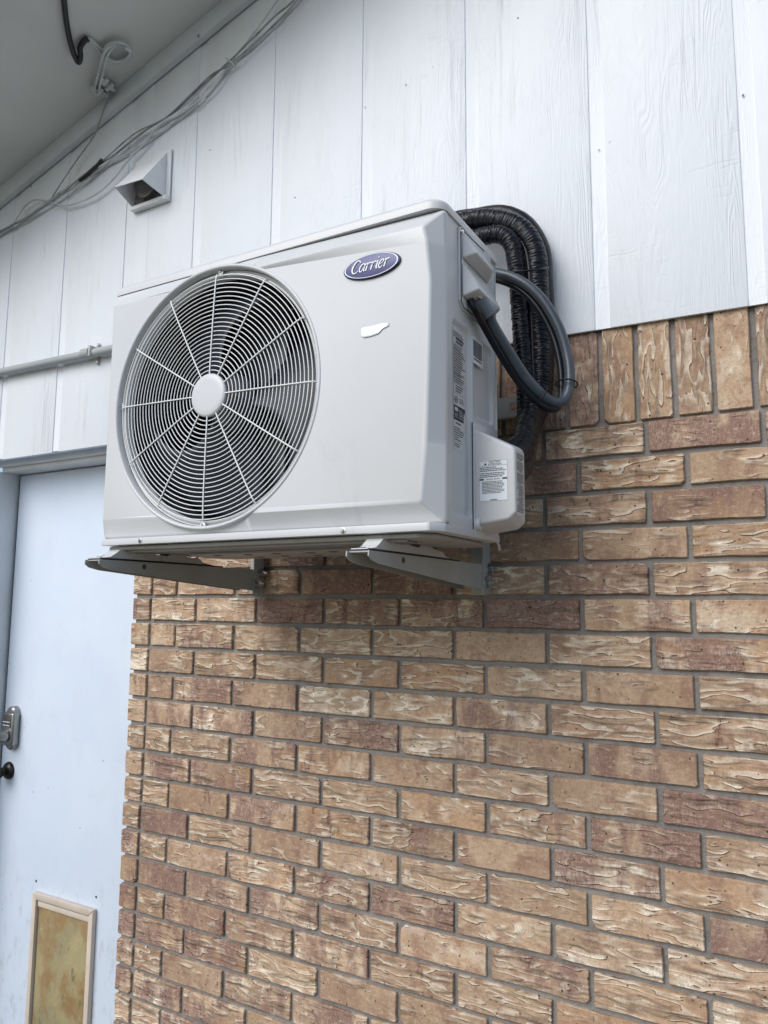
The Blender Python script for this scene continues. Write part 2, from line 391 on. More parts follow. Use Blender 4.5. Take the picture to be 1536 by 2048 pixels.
# ------------------------------------------------------------------ brick wall
BW, BH, ODD, J = .222, .0749833, .35027, .0108
XC = -.257                                         # wall corner beside the door
XEND = 2.6
wall = thing('brick_wall', 'tan and brown rolled-face brick wall with grey mortar under the white siding', 'brick wall')
boxo('mortar', (XC+.009, XEND, .0075, .10, GZ, .72), M['mortar'], wall)
_bc = {}
def brick_mesh(w, h, seed, d=.088):
    rr = random.Random(seed); bm = bmesh.new()
    hw, hh = w/2, h/2; n = 3 if w > .12 else 1
    pts = []
    c = lambda: rr.choice((.0012, .0018, .0015, .0032)) if rr.random() > .1 else rr.uniform(.006, .011)
    c1, c2, c3, c4 = c(), c(), c(), c()
    j = lambda a=.0013: rr.uniform(-a, a)
    pts += [(-hw+c1, -hh)] + [(-hw+w*(i+1)/(n+1)+j(.02)*(n > 1), -hh+j(.0016)) for i in range(n)] + [(hw-c2, -hh)]
    pts += [(hw, -hh+c2), (hw+j(), j(.02)), (hw, hh-c3), (hw-c3, hh)]
    pts += [(hw-w*(i+1)/(n+1)+j(.02)*(n > 1), hh+j()) for i in range(n)] + [(-hw+c4, hh), (-hw, hh-c4), (-hw+j(), j(.02)), (-hw, -hh+c1)]
    b = .0016
    F = [bm.verts.new((x*(1-b/hw), j(.0006), z*(1-b/hh))) for x, z in pts]
    S = [bm.verts.new((x, .0022, z)) for x, z in pts]
    B = [bm.verts.new((x, d, z)) for x, z in pts]
    m = len(pts); bm.faces.new(F)
    for i in range(m):
        k = (i+1) % m
        bm.faces.new((F[i], F[k], S[k], S[i])); bm.faces.new((S[i], S[k], B[k], B[i]))
    bmesh.ops.recalc_face_normals(bm, faces=bm.faces)
    me = bpy.data.meshes.new('brick'); bm.to_mesh(me); bm.free(); me.materials.append(M['brick'])
    return me
def get_mesh(w, h):
    key = (round(w, 3), round(h, 3)); L = _bc.setdefault(key, [])
    nmax = 16 if w > .2 or h > .2 else 5
    if len(L) < nmax:
        L.append(brick_mesh(w, h, random.random())); return L[-1]
    return random.choice(L)
rb = random.Random(5)
# bricks the photograph singles out: (course, index) -> (dark, pale, orange)
SPEC = {(0, 2): (.5, 0, 0), (0, 3): (.7, -.6, 0), (0, 4): (.3, 0, 0), (0, 5): (.75, .2, 0), (-2, 4): (-.5, -.5, .5), (-2, 5): (-.4, -.2, .4),
        (-10, 6): (-.4, -.6, .6), (-1, 7): (.5, .2, 0), (-3, 3): (-.5, .8, 0), (-9, 6): (-.3, .7, 0), (-11, 7): (.6, .3, 0), (-6, 4): (-.5, -.1, .2),
        (-7, 6): (0, .3, 0), (-8, 7): (.4, .8, 0), (1, 4): (.8, -.6, 0), (-5, 7): (.7, -.4, 0), (-10, 1): (.3, 0, .3), (-12, 1): (.2, -.2, .6)}
def put(x0, x1, zc, h, course, idx, rot=False):
    w = x1-x0
    me = get_mesh(h, w) if rot else get_mesh(w, h)
    o = bpy.data.objects.new('brick', me); C.objects.link(o); o.parent = wall
    o.location = ((x0+x1)/2+rb.uniform(-.0008, .0008), rb.uniform(-.0016, .0012), zc+rb.uniform(-.0007, .0007))
    o.rotation_euler = (rb.uniform(-.006, .006), (math.pi/2 if rot else 0)+rb.uniform(-.0025, .0025), rb.uniform(-.004, .004))
    s = SPEC.get((course, idx), (0, 0, 0))
    o['dark'], o['pale'], o['orange'] = float(s[0]), float(s[1]), float(s[2])
    return o
def joints(c):
    return [(j-(ODD if c % 2 else 0))*BW for j in range(0, 20)]
nbr = 0
stuff = []
for c in range(-20, 6):
    zc = (c+.5)*BH; h = BH-J
    sj = -.180 + (zc-.04)*.0095
    xs = [sj]+joints(c)
    put(XC+rb.uniform(-.0015, .0015), sj-J/2, zc, h, c, -1); nbr += 1
    for i in range(len(xs)-1):
        a, b = xs[i]+J/2, xs[i+1]-J/2
        vis = a < 1.62 and (c >= -16)
        if xs[i+1] > XEND: break
        if vis: put(a, b, zc, h, c, i); nbr += 1
        else: stuff.append((a, b, zc-h/2, zc+h/2))
x = 1.164-.0755*18
k = 0
while x < XEND-.08:
    a, b = x+J/2, x+.0755-J/2
    if a > XC+.09:
        if x < 1.7: put(a, b, 6*BH+.2115/2+.0005, .2115, 9, k, True); nbr += 1
        else: stuff.append((a, b, 6*BH, 6*BH+.209))
    x += .0755; k += 1
bm = bmesh.new()
for a, b, z0, z1 in stuff: box(bm, a, b, rb.uniform(-.001, .001), .05, z0, z1)
o = from_bm('brick_field', bm, M['brick'], wall); o['kind'] = 'stuff'

# ------------------------------------------------------------------ siding
def zsoff(x): return 1.93+.284*(x-.09)
siding = thing('siding_wall', 'white painted wood-grain gable siding with narrow upright grooves above the bricks', 'siding')
GL = [1.4618+.3043*k for k in range(3, -15, -1)]
def zbot(x): return .661-.0149*(x-1.096) if x > XC else .5585
SY = -.0105
def sheet(name, x0, x1, y0, y1, mat, parent, zb=None, bev=.0015):
    zb0, zb1 = (zbot(x0+1e-4), zbot(x1-1e-4)) if zb is None else (zb, zb)
    bm = bmesh.new()
    prism(bm, [(x0, zb0), (x1, zb1), (x1, zsoff(x1)+.05), (x0, zsoff(x0)+.05)], 1, y0, y1, bev=bev, seg=2)
    return from_bm(name, bm, mat, parent, smooth=True, ang=30)
for i, gx in enumerate(sorted(GL)):
    a, b = gx+.033, gx+.3043
    if a > 2.35: continue
    if a < XC < b:
        sheet('siding_panel', a, XC, SY, -.002, M['siding'], siding); sheet('siding_panel', XC, b, SY, -.002, M['siding'], siding)
    else: sheet('siding_panel', a, b, SY, -.002, M['siding'], siding)
bm = bmesh.new()
prism(bm, [(XC, zbot(XC+.01)+.001), (2.4, zbot(2.4)+.001), (2.4, 2.8), (XC, zsoff(XC)+.05)], 1, -.0072, -.0025)
prism(bm, [(-2.6, .563), (XC-.0005, .563), (XC-.0005, zsoff(XC)+.05), (-2.6, zsoff(-2.6)+.05)], 1, -.0072, .02)
from_bm('backing_sheet', bm, M['siding'], siding)

for q in ((1197, 298), (1219, 283), (865, 133), (729, 213), (1036, 36), (812, 170), (590, 395), (420, 300), (1486, 190)):
    p = at(*q, 1, SY-.0002); lathe('nail_head', [(.0004, -.0012), (.0019, -.0010), (.0024, .0004)], M['siding'] if q[0] % 2 else M['nail'], siding, p, seg=10)
# ------------------------------------------------------------------ eave
eave = thing('eave', 'sloping grey white soffit with trim board along the top of the siding', 'eave')
bm = bmesh.new()
prism(bm, [(-2.8, zsoff(-2.8)), (2.4, zsoff(2.4)), (2.4, zsoff(2.4)+.03), (-2.8, zsoff(-2.8)+.03)], 1, -.50, .2)
from_bm('soffit_panel', bm, M['soffit'], eave)
bm = bmesh.new()
prism(bm, [(-2.8, zsoff(-2.8)-.068), (2.4, zsoff(2.4)-.068), (2.4, zsoff(2.4)-.0005), (-2.8, zsoff(-2.8)-.0005)], 1, -.036, -.0145, bev=.002)
from_bm('trim_board', bm, M['frieze'], eave, smooth=True, ang=30)
bm = bmesh.new()
prism(bm, [(-2.8, zsoff(-2.8)-.03), (2.4, zsoff(2.4)-.03), (2.4, zsoff(2.4)+.15), (-2.8, zsoff(-2.8)+.15)], 1, -.525, -.5005)
from_bm('barge_board', bm, M['frieze'], eave)
for q in ((397, 72), (62, 372)):
    p = at(*q, 1, -.037); lathe('nail_head', [(0.001, -.002), (.0045, -.002), (.005, 0)], M['wireg'], eave, p, seg=10)

# ------------------------------------------------------------------ door
doorf = thing('door_frame', 'pale painted frame around the back door, beside the brick corner', 'door frame')
boxo('jamb', (-1.13, -1.047, .004, .165, GZ, .534), M['frame'], doorf, bev=.002)
boxo('door_stop', (-1.0469, -1.0435, .135, .165, GZ, .532), M['gap_shade'], doorf)
boxo('casing', (-1.19, -1.085, -.022, .0035, GZ, .5575), M['frame'], doorf, bev=.003)
boxo('head', (-1.0468, XC+.005, .062, .165, .5325, .580), M['frame'], doorf, bev=.002)
boxo('head_moulding', (-1.0468, XC+.005, .040, .0615, .5475, .580), M['frame'], doorf, bev=.004)
boxo('jamb', (-.2375, -.2475+.0, .1005, .165, GZ, .532), M['frame'], doorf)
boxo('threshold', (-1.0468, -.24, .02, .165, GZ, GZ+.03), M['pvc'], doorf)
door = thing('back_door', 'pale blue white flat back door left of the brick corner', 'door', (-1.04, .13, GZ+.03))
def P(o):
    o.matrix_parent_inverse = Matrix.Translation(-Vector(o.parent.location)); return o
DX0, DX1, DZ0, DZ1 = -1.036, -.242, GZ+.034, .5285
# slab as four pieces of one mesh round the pet-door opening
PX0, PX1, PZ0, PZ1 = -.775, -.512, -1.33, -.925
bm = bmesh.new()
box(bm, DX0, DX1, .13, .170, DZ0, DZ1, bev=.0015)
slab = P(from_bm('door_slab', bm, M['door'], door, smooth=True, ang=30))
# edge strip, a dark weatherstrip that also paints the shadow line of the gap
P(boxo('edge_gap_shade', (DX0-.0070, DX0-.0005, .1325, .16, DZ0, DZ1-.01), M['gap_shade'], door))

pet = thing('pet_door', 'cream framed pet door with stained yellow flap low in the back door', 'pet door')
def frame_poly(name, x0, x1, z0, z1, w, y0, y1, mat, par, bev=.003):
    bm = bmesh.new()
    prism(bm, [(x0, z0), (x0+w, z0+w), (x0+w, z1-w), (x0, z1)], 1, y0, y1, bev=bev)
    prism(bm, [(x1, z0), (x1-w, z0+w), (x1-w, z1-w), (x1, z1)], 1, y0, y1, bev=bev)
    prism(bm, [(x0+.0005, z1), (x0+w+.0005, z1-w), (x1-w-.0005, z1-w), (x1-.0005, z1)], 1, y0, y1, bev=bev)
    prism(bm, [(x0+.0005, z0), (x0+w+.0005, z0+w), (x1-w-.0005, z0+w), (x1-.0005, z0)], 1, y0, y1, bev=bev)
    return from_bm(name, bm, mat, par, smooth=True, ang=30)
F0, F1, G0, G1 = -.797, -.497, -1.372, -.918
frame_poly('outer_frame', F0, F1, G0, G1, .020, .112, .1295, M['cream'], pet)
boxo('top_rail', (F0+.024, F1-.0205, .118, .1285, G1-.042, G1-.024), M['cream'], pet, bev=.002)
boxo('flap', (F0+.024, F1-.0205, .1235, .1280, G0+.022, G1-.043), M['flap'], pet, bev=.001)
boxo('magnet_strip', (F0+.036, F1-.09, .118, .122, G0+.028, G0+.040), M['steel'], pet)
for q in ((72, 1762), (192, 1794), (64, 1840), (62, 1926)):
    p = at(*q, 1, .1285); o = lathe('screw_hole', [(.0005, -.0008), (.0032, -.0008), (.0034, .001)], M['ink'], door, p, seg=10); P(o)

lock = thing('keypad_lock', 'brushed nickel keypad deadbolt high on the left edge of the back door', 'door lock')
kc = at(25, 1457, 1, .12); kx, kz = kc.x, kc.z
bm = bmesh.new()
box(bm, kx-.030, kx+.030, .098, .1298, kz-.058, kz+.058, bev=.008, seg=3)
from_bm('lock_body', bm, M['nickel'], lock, smooth=True, ang=40)
lathe('top_dome', [(.0005, -.025), (.02, -.024), (.0255, -.018), (.027, 0)], M['nickel'], lock, (kx, .1298, kz+.052), seg=32)
lathe('bottom_dome', [(.0005, -.022), (.018, -.021), (.0235, -.016), (.025, 0)], M['nickel'], lock, (kx, .1298, kz-.05), seg=32)
boxo('keypad_face', (kx-.022, kx+.022, .0965, .0978, kz+.008, kz+.052), M['keypad'], lock, bev=.0005)
for r_ in range(2):
    for c_ in range(5):
        boxo('key', (kx-.019+c_*.0078, kx-.0145+c_*.0078, .0945, .0962, kz+.024-r_*.012, kz+.028-r_*.012), M['label'], lock, bev=.0004)
lathe('thumb_turn', [(.0005, -.060), (.013, -.058), (.0145, -.050), (.012, -.040), (.015, -.030), (.0225, -.010), (.023, -.004), (.021, 0)], M['nickel'], lock, (kx-.004, .0975, kz-.022), seg=32)
knob = thing('door_knob', 'dark bronze round knob below the keypad lock', 'door knob')
nc = at(13, 1542, 1, .12)
lathe('rose', [(.0005, -.016), (.014, -.016), (.024, -.012), (.030, -.005), (.031, 0)], M['bronze'], knob, (nc.x, .1298, nc.z), seg=40)
lathe('knob_grip', [(.0005, -.068), (.016, -.066), (.025, -.056), (.027, -.046), (.021, -.036), (.011, -.030), (.0095, -.016), (.0095, -.0165)], M['bronze'], knob, (nc.x, .1298, nc.z), seg=40)

# ------------------------------------------------------------------ wall bracket
br = thing('wall_bracket', 'grey steel wall bracket whose two tapering arms carry the outdoor unit', 'bracket')
def channel(xr):
    """U channel open below: top flange and two tapering webs with rounded noses"""
    t = .0022; yb, yt = -.0455, -.546
    web = [(yb, .090), (yb, .147), (yt, .147), (yt-.001, .138), (yt+.010, .131), (yt+.035, .126)]
    bm = bmesh.new()
    prism(bm, web, 0, xr-t, xr)
    prism(bm, web, 0, xr-.0455, xr-.0455+t)
    box(bm, xr-.0455+t+.0001, xr-t-.0001, yt+.006, yb, .1447, .1469)
    for xx in (xr-t, xr-.0455): pass
    return from_bm('arm', bm, M['galv'], br)
def bolt(name, c, r, par, mat=None, d=1):
    """hex bolt with washer, axis x"""
    lathe('washer', [(.0005, .0022*d), (r*1.75, .0022*d), (r*1.8, 0)], M['steel'], par, c, 'x', seg=20)
    lathe(name, [(.0005, .009*d), (r*.9, .009*d), (r, .0078*d), (r, .0024*d)], mat or M['steel'], par, c, 'x', seg=6, smooth=False)
    lathe('bolt_end', [(.0005, .014*d), (r*.5, .0135*d), (r*.55, .0092*d)], M['steel'], par, c, 'x', seg=12)
for xr in (.900, .244):
    a = channel(xr)
    bm = bmesh.new()
    box(bm, xr+.0003, xr+.0035, -.0462, -.006, .083, .395); box(bm, xr-.042, xr+.0035, -.0058, -.0030, .083, .395)
    from_bm('upright', bm, M['galv'], br)
    bolt('bolt', (xr+.0035, -.016, .137), .0078, br, d=1.5); bolt('bolt', (xr+.0035, -.030, .108), .0078, br, d=1.5)
    lathe('slot_hole', [(.0005, .0006), (.0055, .0006), (.0058, 0)], M['gap_shade'], br, (xr, -.424, .1365), 'x', seg=16)
bm = bmesh.new()
t_ = .0025
zr0, zr1 = .484, .526
box(bm, .12, .966, -.032, -.0295, zr0, zr1); box(bm, .120, 1.03, -.032, -.0148, zr1+.0001, zr1+.0025); box(bm, .120, 1.03, -.032, -.0148, zr0-.0025, zr0-.0001)
box(bm, .966, 1.000, -.032, -.0295, zr0, zr0+.012); box(bm, .966, 1.000, -.032, -.0295, zr1-.012, zr1); box(bm, 1.000, 1.03, -.032, -.0295, zr0, zr1)
from_bm('cross_rail', bm, M['galv'], br)
for xr in (.900, .244): boxo('upright', (xr-.042, xr, -.0147, -.0122, .3952, zr1), M['galv'], br)

# ------------------------------------------------------------------ outdoor unit
ac = thing('outdoor_unit', 'ivory wall-mounted air conditioner condenser with round fan grille and blue oval badge', 'air conditioner')
XL, XR_, YF, YS = .186, 1.007, -.502, -.457
CX, CZ, CR = .491, .478, .2715
# front panel: flat face, chamfered rim, round opening
face = [(.193, .236), (.60, .2335), (.973, .2305), (.984, .334), (.990, .508), (.9925, .619), (.985, .689), (.978, .719), (.60, .7235), (.193, .727)]
rim = [(XL, .1955), (.60, .1955), (XR_, .1955), (XR_, .334), (XR_, .508), (XR_, .619), (XR_, .689), (XR_, .757), (.60, .757), (XL, .757)]
ry = [-.489, -.489, -.470, -.468, -.468, -.468, -.468, -.472, -.486, -.486]
bm = bmesh.new()
A = [bm.verts.new((x, YF, z)) for x, z in face]
B = [bm.verts.new((x, y, z)) for (x, z), y in zip(rim, ry)]
D = [bm.verts.new((x, YS, z)) for x, z in rim]
n = len(face); bm.faces.new(A); bm.faces.new(D[::-1])
for i in range(n):
    k = (i+1) % n
    bm.faces.new((A[i], A[k], B[k], B[i])); bm.faces.new((B[i], B[k], D[k], D[i]))
fp = from_bm('front_panel', bm, M['ac'], ac)
bpy.context.view_layer.update()
bv = fp.modifiers.new('b', 'BEVEL'); bv.width = .0045; bv.segments = 4; bv.limit_method = 'ANGLE'; bv.angle_limit = R(11)
apply_mods(fp)
cbm = bmesh.new(); bmesh.ops.create_cone(cbm, cap_ends=True, segments=128, radius1=CR, radius2=CR, depth=.2, matrix=Matrix.Translation((CX, YF+.02, CZ)) @ Matrix.Rotation(R(90), 4, 'X'))
cut = from_bm('cutter', cbm)
bo = fp.modifiers.new('c', 'BOOLEAN'); bo.operation = 'DIFFERENCE'; bo.object = cut; bo.solver = 'EXACT'
wnm = fp.modifiers.new('w', 'WEIGHTED_NORMAL'); wnm.keep_sharp = True; wnm.weight = 100
fp.data.polygons.foreach_set('use_smooth', [True]*len(fp.data.polygons)); fp.data.set_sharp_from_angle(angle=R(40))
apply_mods(fp)
bpy.data.objects.remove(cut)
# the tunnel edge must stay crisp
fp.data.set_sharp_from_angle(angle=R(40))
lathe('fan_ring', [(CR-.0035, .0005), (CR-.001, -.0022), (CR+.002, -.0022), (CR+.0042, 0), (CR+.0042, .040), (CR+.0008, .040), (CR-.0038, .012)], M['ac'], ac, (CX, YF, CZ), seg=128, close=True, ang=50)
lathe('bell_mouth', [(CR-.0045, .016), (CR-.011, .018), (CR-.0145, .026), (CR-.0165, .034), (CR-.0150, .036), (CR-.0045, .04)], M['ac'], ac, (CX, YF, CZ), seg=128, close=True, ang=50)
lathe('fan_shroud', [(CR-.0165, .0365), (CR-.0165, .12), (CR-.0150, .12), (CR-.0120, .0405)], M['black'], ac, (CX, YF, CZ), seg=96, close=True, ang=50)
# casing behind
tk = .0016
def toplid():
    bm = bmesh.new()
    # outline in x,y with round front-right corner; slight rise to the rear
    ol = [(XL-.002, -.487), ]
    for i in range(0, 9):
        a = R(-90+i*90/8); ol.append((XR_-.030+.0306*math.cos(a)-.0, -.487+.03+.03*math.sin(a)))
    ol += [(XR_+.0006, -.214), (XL-.002, -.214)]
    zt = lambda y: .7795+(y+.49)*.012
    rings = [(1.0, -.0218), (1.0, -.0105), (.9985, -.0058), (.9945, -.0020), (.987, 0)]
    cx, cy = (XL+XR_)/2, -.352
    prev = None; L = []
    for s, dz in rings:
        row = []
        for x, y in ol:
            e = (1-s)*.8
            xx = x - math.copysign(e, x-cx); yy = y - math.copysign(min(e, .02), y-cy)
            row.append(bm.verts.new((xx, yy, zt(yy)+dz)))
        L.append(row)
    m = len(ol)
    for a, b in zip(L, L[1:]):
        for i in range(m): bm.faces.new((a[i], a[(i+1) % m], b[(i+1) % m], b[i]))
    bm.faces.new(L[-1]); bm.faces.new(L[0][::-1])
    return from_bm('top_lid', bm, M['ac'], ac, smooth=True, ang=50)
toplid()
# side panel as an embossed sheet
def sd_box(y, z, y0, y1, z0, z1, r):
    cx, cz, hx, hz = (y0+y1)/2, (z0+z1)/2, (y1-y0)/2-r, (z1-z0)/2-r
    qx, qz = abs(y-cx)-hx, abs(z-cz)-hz
    return math.hypot(max(qx, 0), max(qz, 0))+min(max(qx, qz), 0)-r
def sstep(a, b, x):
    t = min(1, max(0, (x-a)/(b-a))); return t*t*(3-2*t)
def side_x(y, z):
    d = 0
    a = sd_box(y, z, -.436, -.3475, .214, .568, .014); d += .0065*(1-sstep(-.006, .001, a))
    a2 = sd_box(y, z, -.424, -.362, .250, .70, .010)
    a = sd_box(y, z, -.338, -.232, .408, .560, .012); d += .0065*(1-sstep(-.006, .001, a))
    # raised rib line in the first recess
    d -= .003*(1-sstep(.0, .0022, abs(y+.372)))*(1-sstep(-.0, .01, .235-z))*(1-sstep(0, .02, z-.395))
    # vertical step line near rear
    a = sd_box(y, z, -.268, -.230, .43, .545, .006)
    d += .0025*(sstep(-.245, -.2435, y))
    return XR_-.003-d
ys = [-.4565+i*(.2425/72) for i in range(73)]; zs = [.1800+i*(.577/170) for i in range(171)]
V = [(side_x(y, z), y, z+(.0135*(y+.457)/.24)*(z-.18)/.577) for z in zs for y in ys]
F = [(j*73+i, j*73+i+1, (j+1)*73+i+1, (j+1)*73+i) for j in range(170) for i in range(72)]
from_vf('side_panel', V, F, M['ac'], ac, smooth=True)
bm = bmesh.new()
box(bm, XL, XL+.002, -.4565, -.2150, .180, .757); box(bm, XL+.0021, .992, -.2170, -.2150, .180, .225); box(bm, XL+.0021, .992, -.2170, -.2150, .715, .757)
box(bm, XR_-.018, XR_-.0161, -.4565, -.2175, .181, .757); box(bm, XR_-.0160, XR_-.003, -.2165, -.2146, .181, .767)
from_bm('rear_casing', bm, M['ac'], ac)
boxo('coil', (XL+.004, .96, -.245, -.222, .200, .750), M['coil'], ac)
bm = bmesh.new()
box(bm, XL+.0025, .778, -.456, -.248, .1965, .2005); box(bm, XL+.0025, .778, -.456, -.248, .752, .756); box(bm, .7785, .7815, -.456, -.248, .1965, .756); box(bm, XL+.0025, XL+.005, -.456, -.248, .201, .7515)
from_bm('inner_housing', bm, M['black'], ac)
# base pan: skirt strip, right corner chamfer, ribbed underside
bm = bmesh.new()
ol = [(XL+.006, -.499), (XL+.008, -.502), (.985, -.502), (.9895, -.5005), (XR_-.001, -.474), (XR_-.0005, -.470), (XR_-.0005, -.216), (XL+.006, -.216)]
prism(bm, ol, 2, .1800, .1940, bev=.0012)
from_bm('base_pan', bm, M['ac'], ac, smooth=True, ang=30)
bm = bmesh.new()
prism(bm, [(XL+.012, -.485), (.96, -.485), (.985, -.46), (.985, -.235), (XL+.012, -.235)], 2, .1700, .1788, bev=.004)
for k in range(3): prism(bm, [(XL+.05, -.470+k*.022), (.93, -.470+k*.022), (.93, -.462+k*.022), (XL+.05, -.462+k*.022)], 2, .1655, .1705, bev=.0018)
prism(bm, [(.36, -.405), (.80, -.405), (.84, -.36), (.84, -.285), (.80, -.25), (.36, -.25), (.33, -.285), (.33, -.36)], 2, .160, .1702, bev=.004)
from_bm('pan_underside', bm, M['pan'], ac, smooth=True, ang=30)
for xx, yy in ((.42, -.38), (.50, -.375), (.58, -.38), (.66, -.372), (.72, -.38), (.55, -.31), (.63, -.30), (.47, -.30)):
    lathe('drain_hole', [(.0005, -.0006), (.010, -.0006), (.0105, .001)], M['gap_shade'], ac, (xx, yy, .1598), 'z', seg=14)
# screws on the skirt and grille
def screw(c, r, par, nm='screw'):
    lathe(nm, [(r*1.7, 0), (r*1.7, -.0010), (r*1.05, -.0014), (r, -.0035), (r*.7, -.0046), (r*.35, -.0046), (r*.3, -.003), (.0002, -.003)], M['steel'], par, c, seg=18, ang=25)
screw((.313, YF, .1872), .0033, ac); screw((.820, YF, .1870), .0033, ac)
# fan grille
GR = CR-.0130; GY = YF+.004
gro = lathe('fan_grille', [(GR-.0022, 0), (GR, -.0022), (GR+.0022, 0), (GR, .0022)], M['grille'], ac, (CX, GY+.008, CZ), seg=128, close=True, ang=80)
hubr = .0455
def ring(r, y, wr, nm='grille_ring'):
    n = 96 if r > .1 else 64
    P_ = [Vector((CX+r*math.cos(2*math.pi*i/n), y, CZ+r*math.sin(2*math.pi*i/n))) for i in range(n)]
    V, F = tube_geo(P_, wr, 6, closed=True)
    return from_vf(nm, V, F, M['grille'], gro, smooth=True)
NR = 23
for i in range(NR):
    r = hubr+.0075+(GR-.004-hubr-.0075)*i/(NR-1)
    y = GY - .003*math.cos(r/GR*math.pi/2)
    ring(r, y, .0011)
ring(GR-.001, GY+.016, .0013); ring(GR+.0015, GY+.024, .0013)
for k in range(12):
    a = R(90+30*k-1.5)
    pts = []
    for r, dy in ((hubr-.004, -.0045), (.12, -.0042), (.2, -.0030), (GR-.012, -.0015), (GR-.001, .0005), (GR+.0020, .008), (GR+.0022, .022)):
        pts.append((CX+r*math.cos(a), GY+dy-.0005, CZ+r*math.sin(a)))
    tube('grille_spoke', pts, .0015, M['grille'], gro, seg=8, straight=True)
    if k % 3 == 0:
        rr_ = GR+.0068
        a2 = a-R(1.2)
        V, F = tube_geo([Vector((CX+(rr_)*math.cos(a2)+.0058*math.cos(t), GY+.006, CZ+(rr_)*math.sin(a2)+.0058*math.sin(t))) for t in [2*math.pi*q/16 for q in range(16)]], .0013, 6, closed=True)
        from_vf('mounting_eye', V, F, M['grille'], gro, smooth=True)
        screw((CX+rr_*math.cos(a2), GY+.006, CZ+rr_*math.sin(a2)), .0030, gro)
lathe('hub_cap', [(.0003, -.0060), (.030, -.0058), (.040, -.0052), (.0445, -.0036), (.0455, -.001), (.0450, .003)], M['ac'], gro, (CX, GY-.003, CZ), seg=64, ang=60)
# fan: hub and three sickle blades
fan = lathe('fan', [(.0005, -.020), (.050, -.018), (.062, -.008), (.064, .05)], M['fan'], ac, (CX, -.425, CZ), seg=48)
for k in range(3):
    V = []; nu, nv = 16, 12
    for i in range(nu+1):
        u = i/nu; r = .06+(.243-.06)*u
        for j in range(nv+1):
            v = j/nv
            width = R(64+44*u*u-8*u); a = R(120*k+18) + R(-26)*u*u + (v-.5)*width
            y = -.405 + (v-.5)*(.075-.010*u) - .012*math.sin(math.pi*v) + .012*u
            V.append((CX+r*math.cos(a), y, CZ+r*math.sin(a)))
    F = [(i*(nv+1)+j, i*(nv+1)+j+1, (i+1)*(nv+1)+j+1, (i+1)*(nv+1)+j) for i in range(nu) for j in range(nv)]
    b = from_vf('fan_blade', V, F, M['fan'], fan, smooth=True)
    s_ = b.modifiers.new('s', 'SOLIDIFY'); s_.thickness = .0025
bpy.context.view_layer.update()
for o in list(fan.children): apply_mods(o)
boxo('motor_mount', (.42, .56, -.335, -.325, .2015, .7515), M['shroud'], ac, bev=.002)
boxo('motor_mount', (.562, .70, -.300, -.295, .262, .35), M['shroud'], ac, bev=.002)

# badge
bd = at(745, 534, 1, YF-.004)
badge = lathe('badge', [(.0005, -.0052), (.92, -.0052), (.97, -.0046), (1.0, -.0030), (1.0, 0)], M['navy'], ac, (0, 0, 0), seg=72)
bcx, bcz, bw, bh = .8755, .6665, .0598, .0232
for v in badge.data.vertices: v.co = (bcx+v.co.x*bw, YF+v.co.y, bcz+v.co.z*bh)
badge.data.materials.append(M['navyedge'])
for p_ in badge.data.polygons:
    if abs(p_.normal.y) < .7: p_.material_index = 1
V, F = [], []
N_ = 72
for s in (.90, .94):
    for k in range(N_): V.append((bcx+s*bw*math.cos(2*math.pi*k/N_), YF-.0056, bcz+(s-.02)*bh*math.sin(2*math.pi*k/N_)))
F = [(k, (k+1) % N_, N_+(k+1) % N_, N_+k) for k in range(N_)]
from_vf('badge_line', V, F, M['white'], badge)
def stroke(bm, pts, w, y, t=.0006):
    """ribbon along 2-D points with per-point half widths"""
    n = len(pts); Ls, Rs = [], []
    for i, p in enumerate(pts):
        a = Vector(pts[max(0, i-1)][:2]); b = Vector(pts[min(n-1, i+1)][:2]); d = (b-a).normalized(); q = Vector((-d.y, d.x))*w[i]
        Ls.append((p[0]+q.x, p[1]+q.y)); Rs.append((p[0]-q.x, p[1]-q.y))
    for i in range(n-1):
        quad = [Ls[i], Ls[i+1], Rs[i+1], Rs[i]]
        vs = [bm.verts.new((x, y, z)) for x, z in quad]; bm.faces.new(vs)
def smooth2(P_, n=6):
    Q = catmull([(a, 0, b) for a, b in P_], n); return [(q.x, q.z) for q in Q]
GLY = {'C': [([(.62, .80), (.50, .97), (.30, .98), (.10, .72), (.02, .38), (.12, .08), (.34, .0), (.55, .14)], [.05, .05, .055, .075, .085, .07, .05, .03])],
       'a': [([(.40, .58), (.22, .64), (.05, .40), (.04, .14), (.16, .02), (.30, .16), (.40, .46)], [.045, .045, .06, .065, .05, .03, .03]), ([(.45, .64), (.40, .30), (.40, .06), (.50, .05)], [.06, .06, .06, .03])],
       'r': [([(.0, .55), (.10, .63), (.12, .50), (.08, .22), (.06, .0)], [.03, .05, .065, .065, .06]), ([(.11, .38), (.20, .56), (.31, .63), (.37, .56)], [.03, .04, .06, .06])],
       'i': [([(.0, .56), (.10, .62), (.12, .48), (.08, .18), (.12, .03), (.20, .06)], [.03, .05, .065, .065, .06, .03]), ([(.145, .86), (.165, .93)], [.06, .06])],
       'e': [([(.06, .30), (.24, .36), (.36, .48), (.32, .62), (.18, .62), (.05, .40), (.05, .14), (.18, .0), (.36, .12)], [.035, .035, .04, .05, .05, .06, .065, .05, .03])]}
bm = bmesh.new(); cur = 0
adv = {'C': .62, 'a': .52, 'r': .40, 'i': .23, 'e': .44}
total = sum(adv[c] for c in 'Carrier'); size = .0225; sx = .078/(total*size)
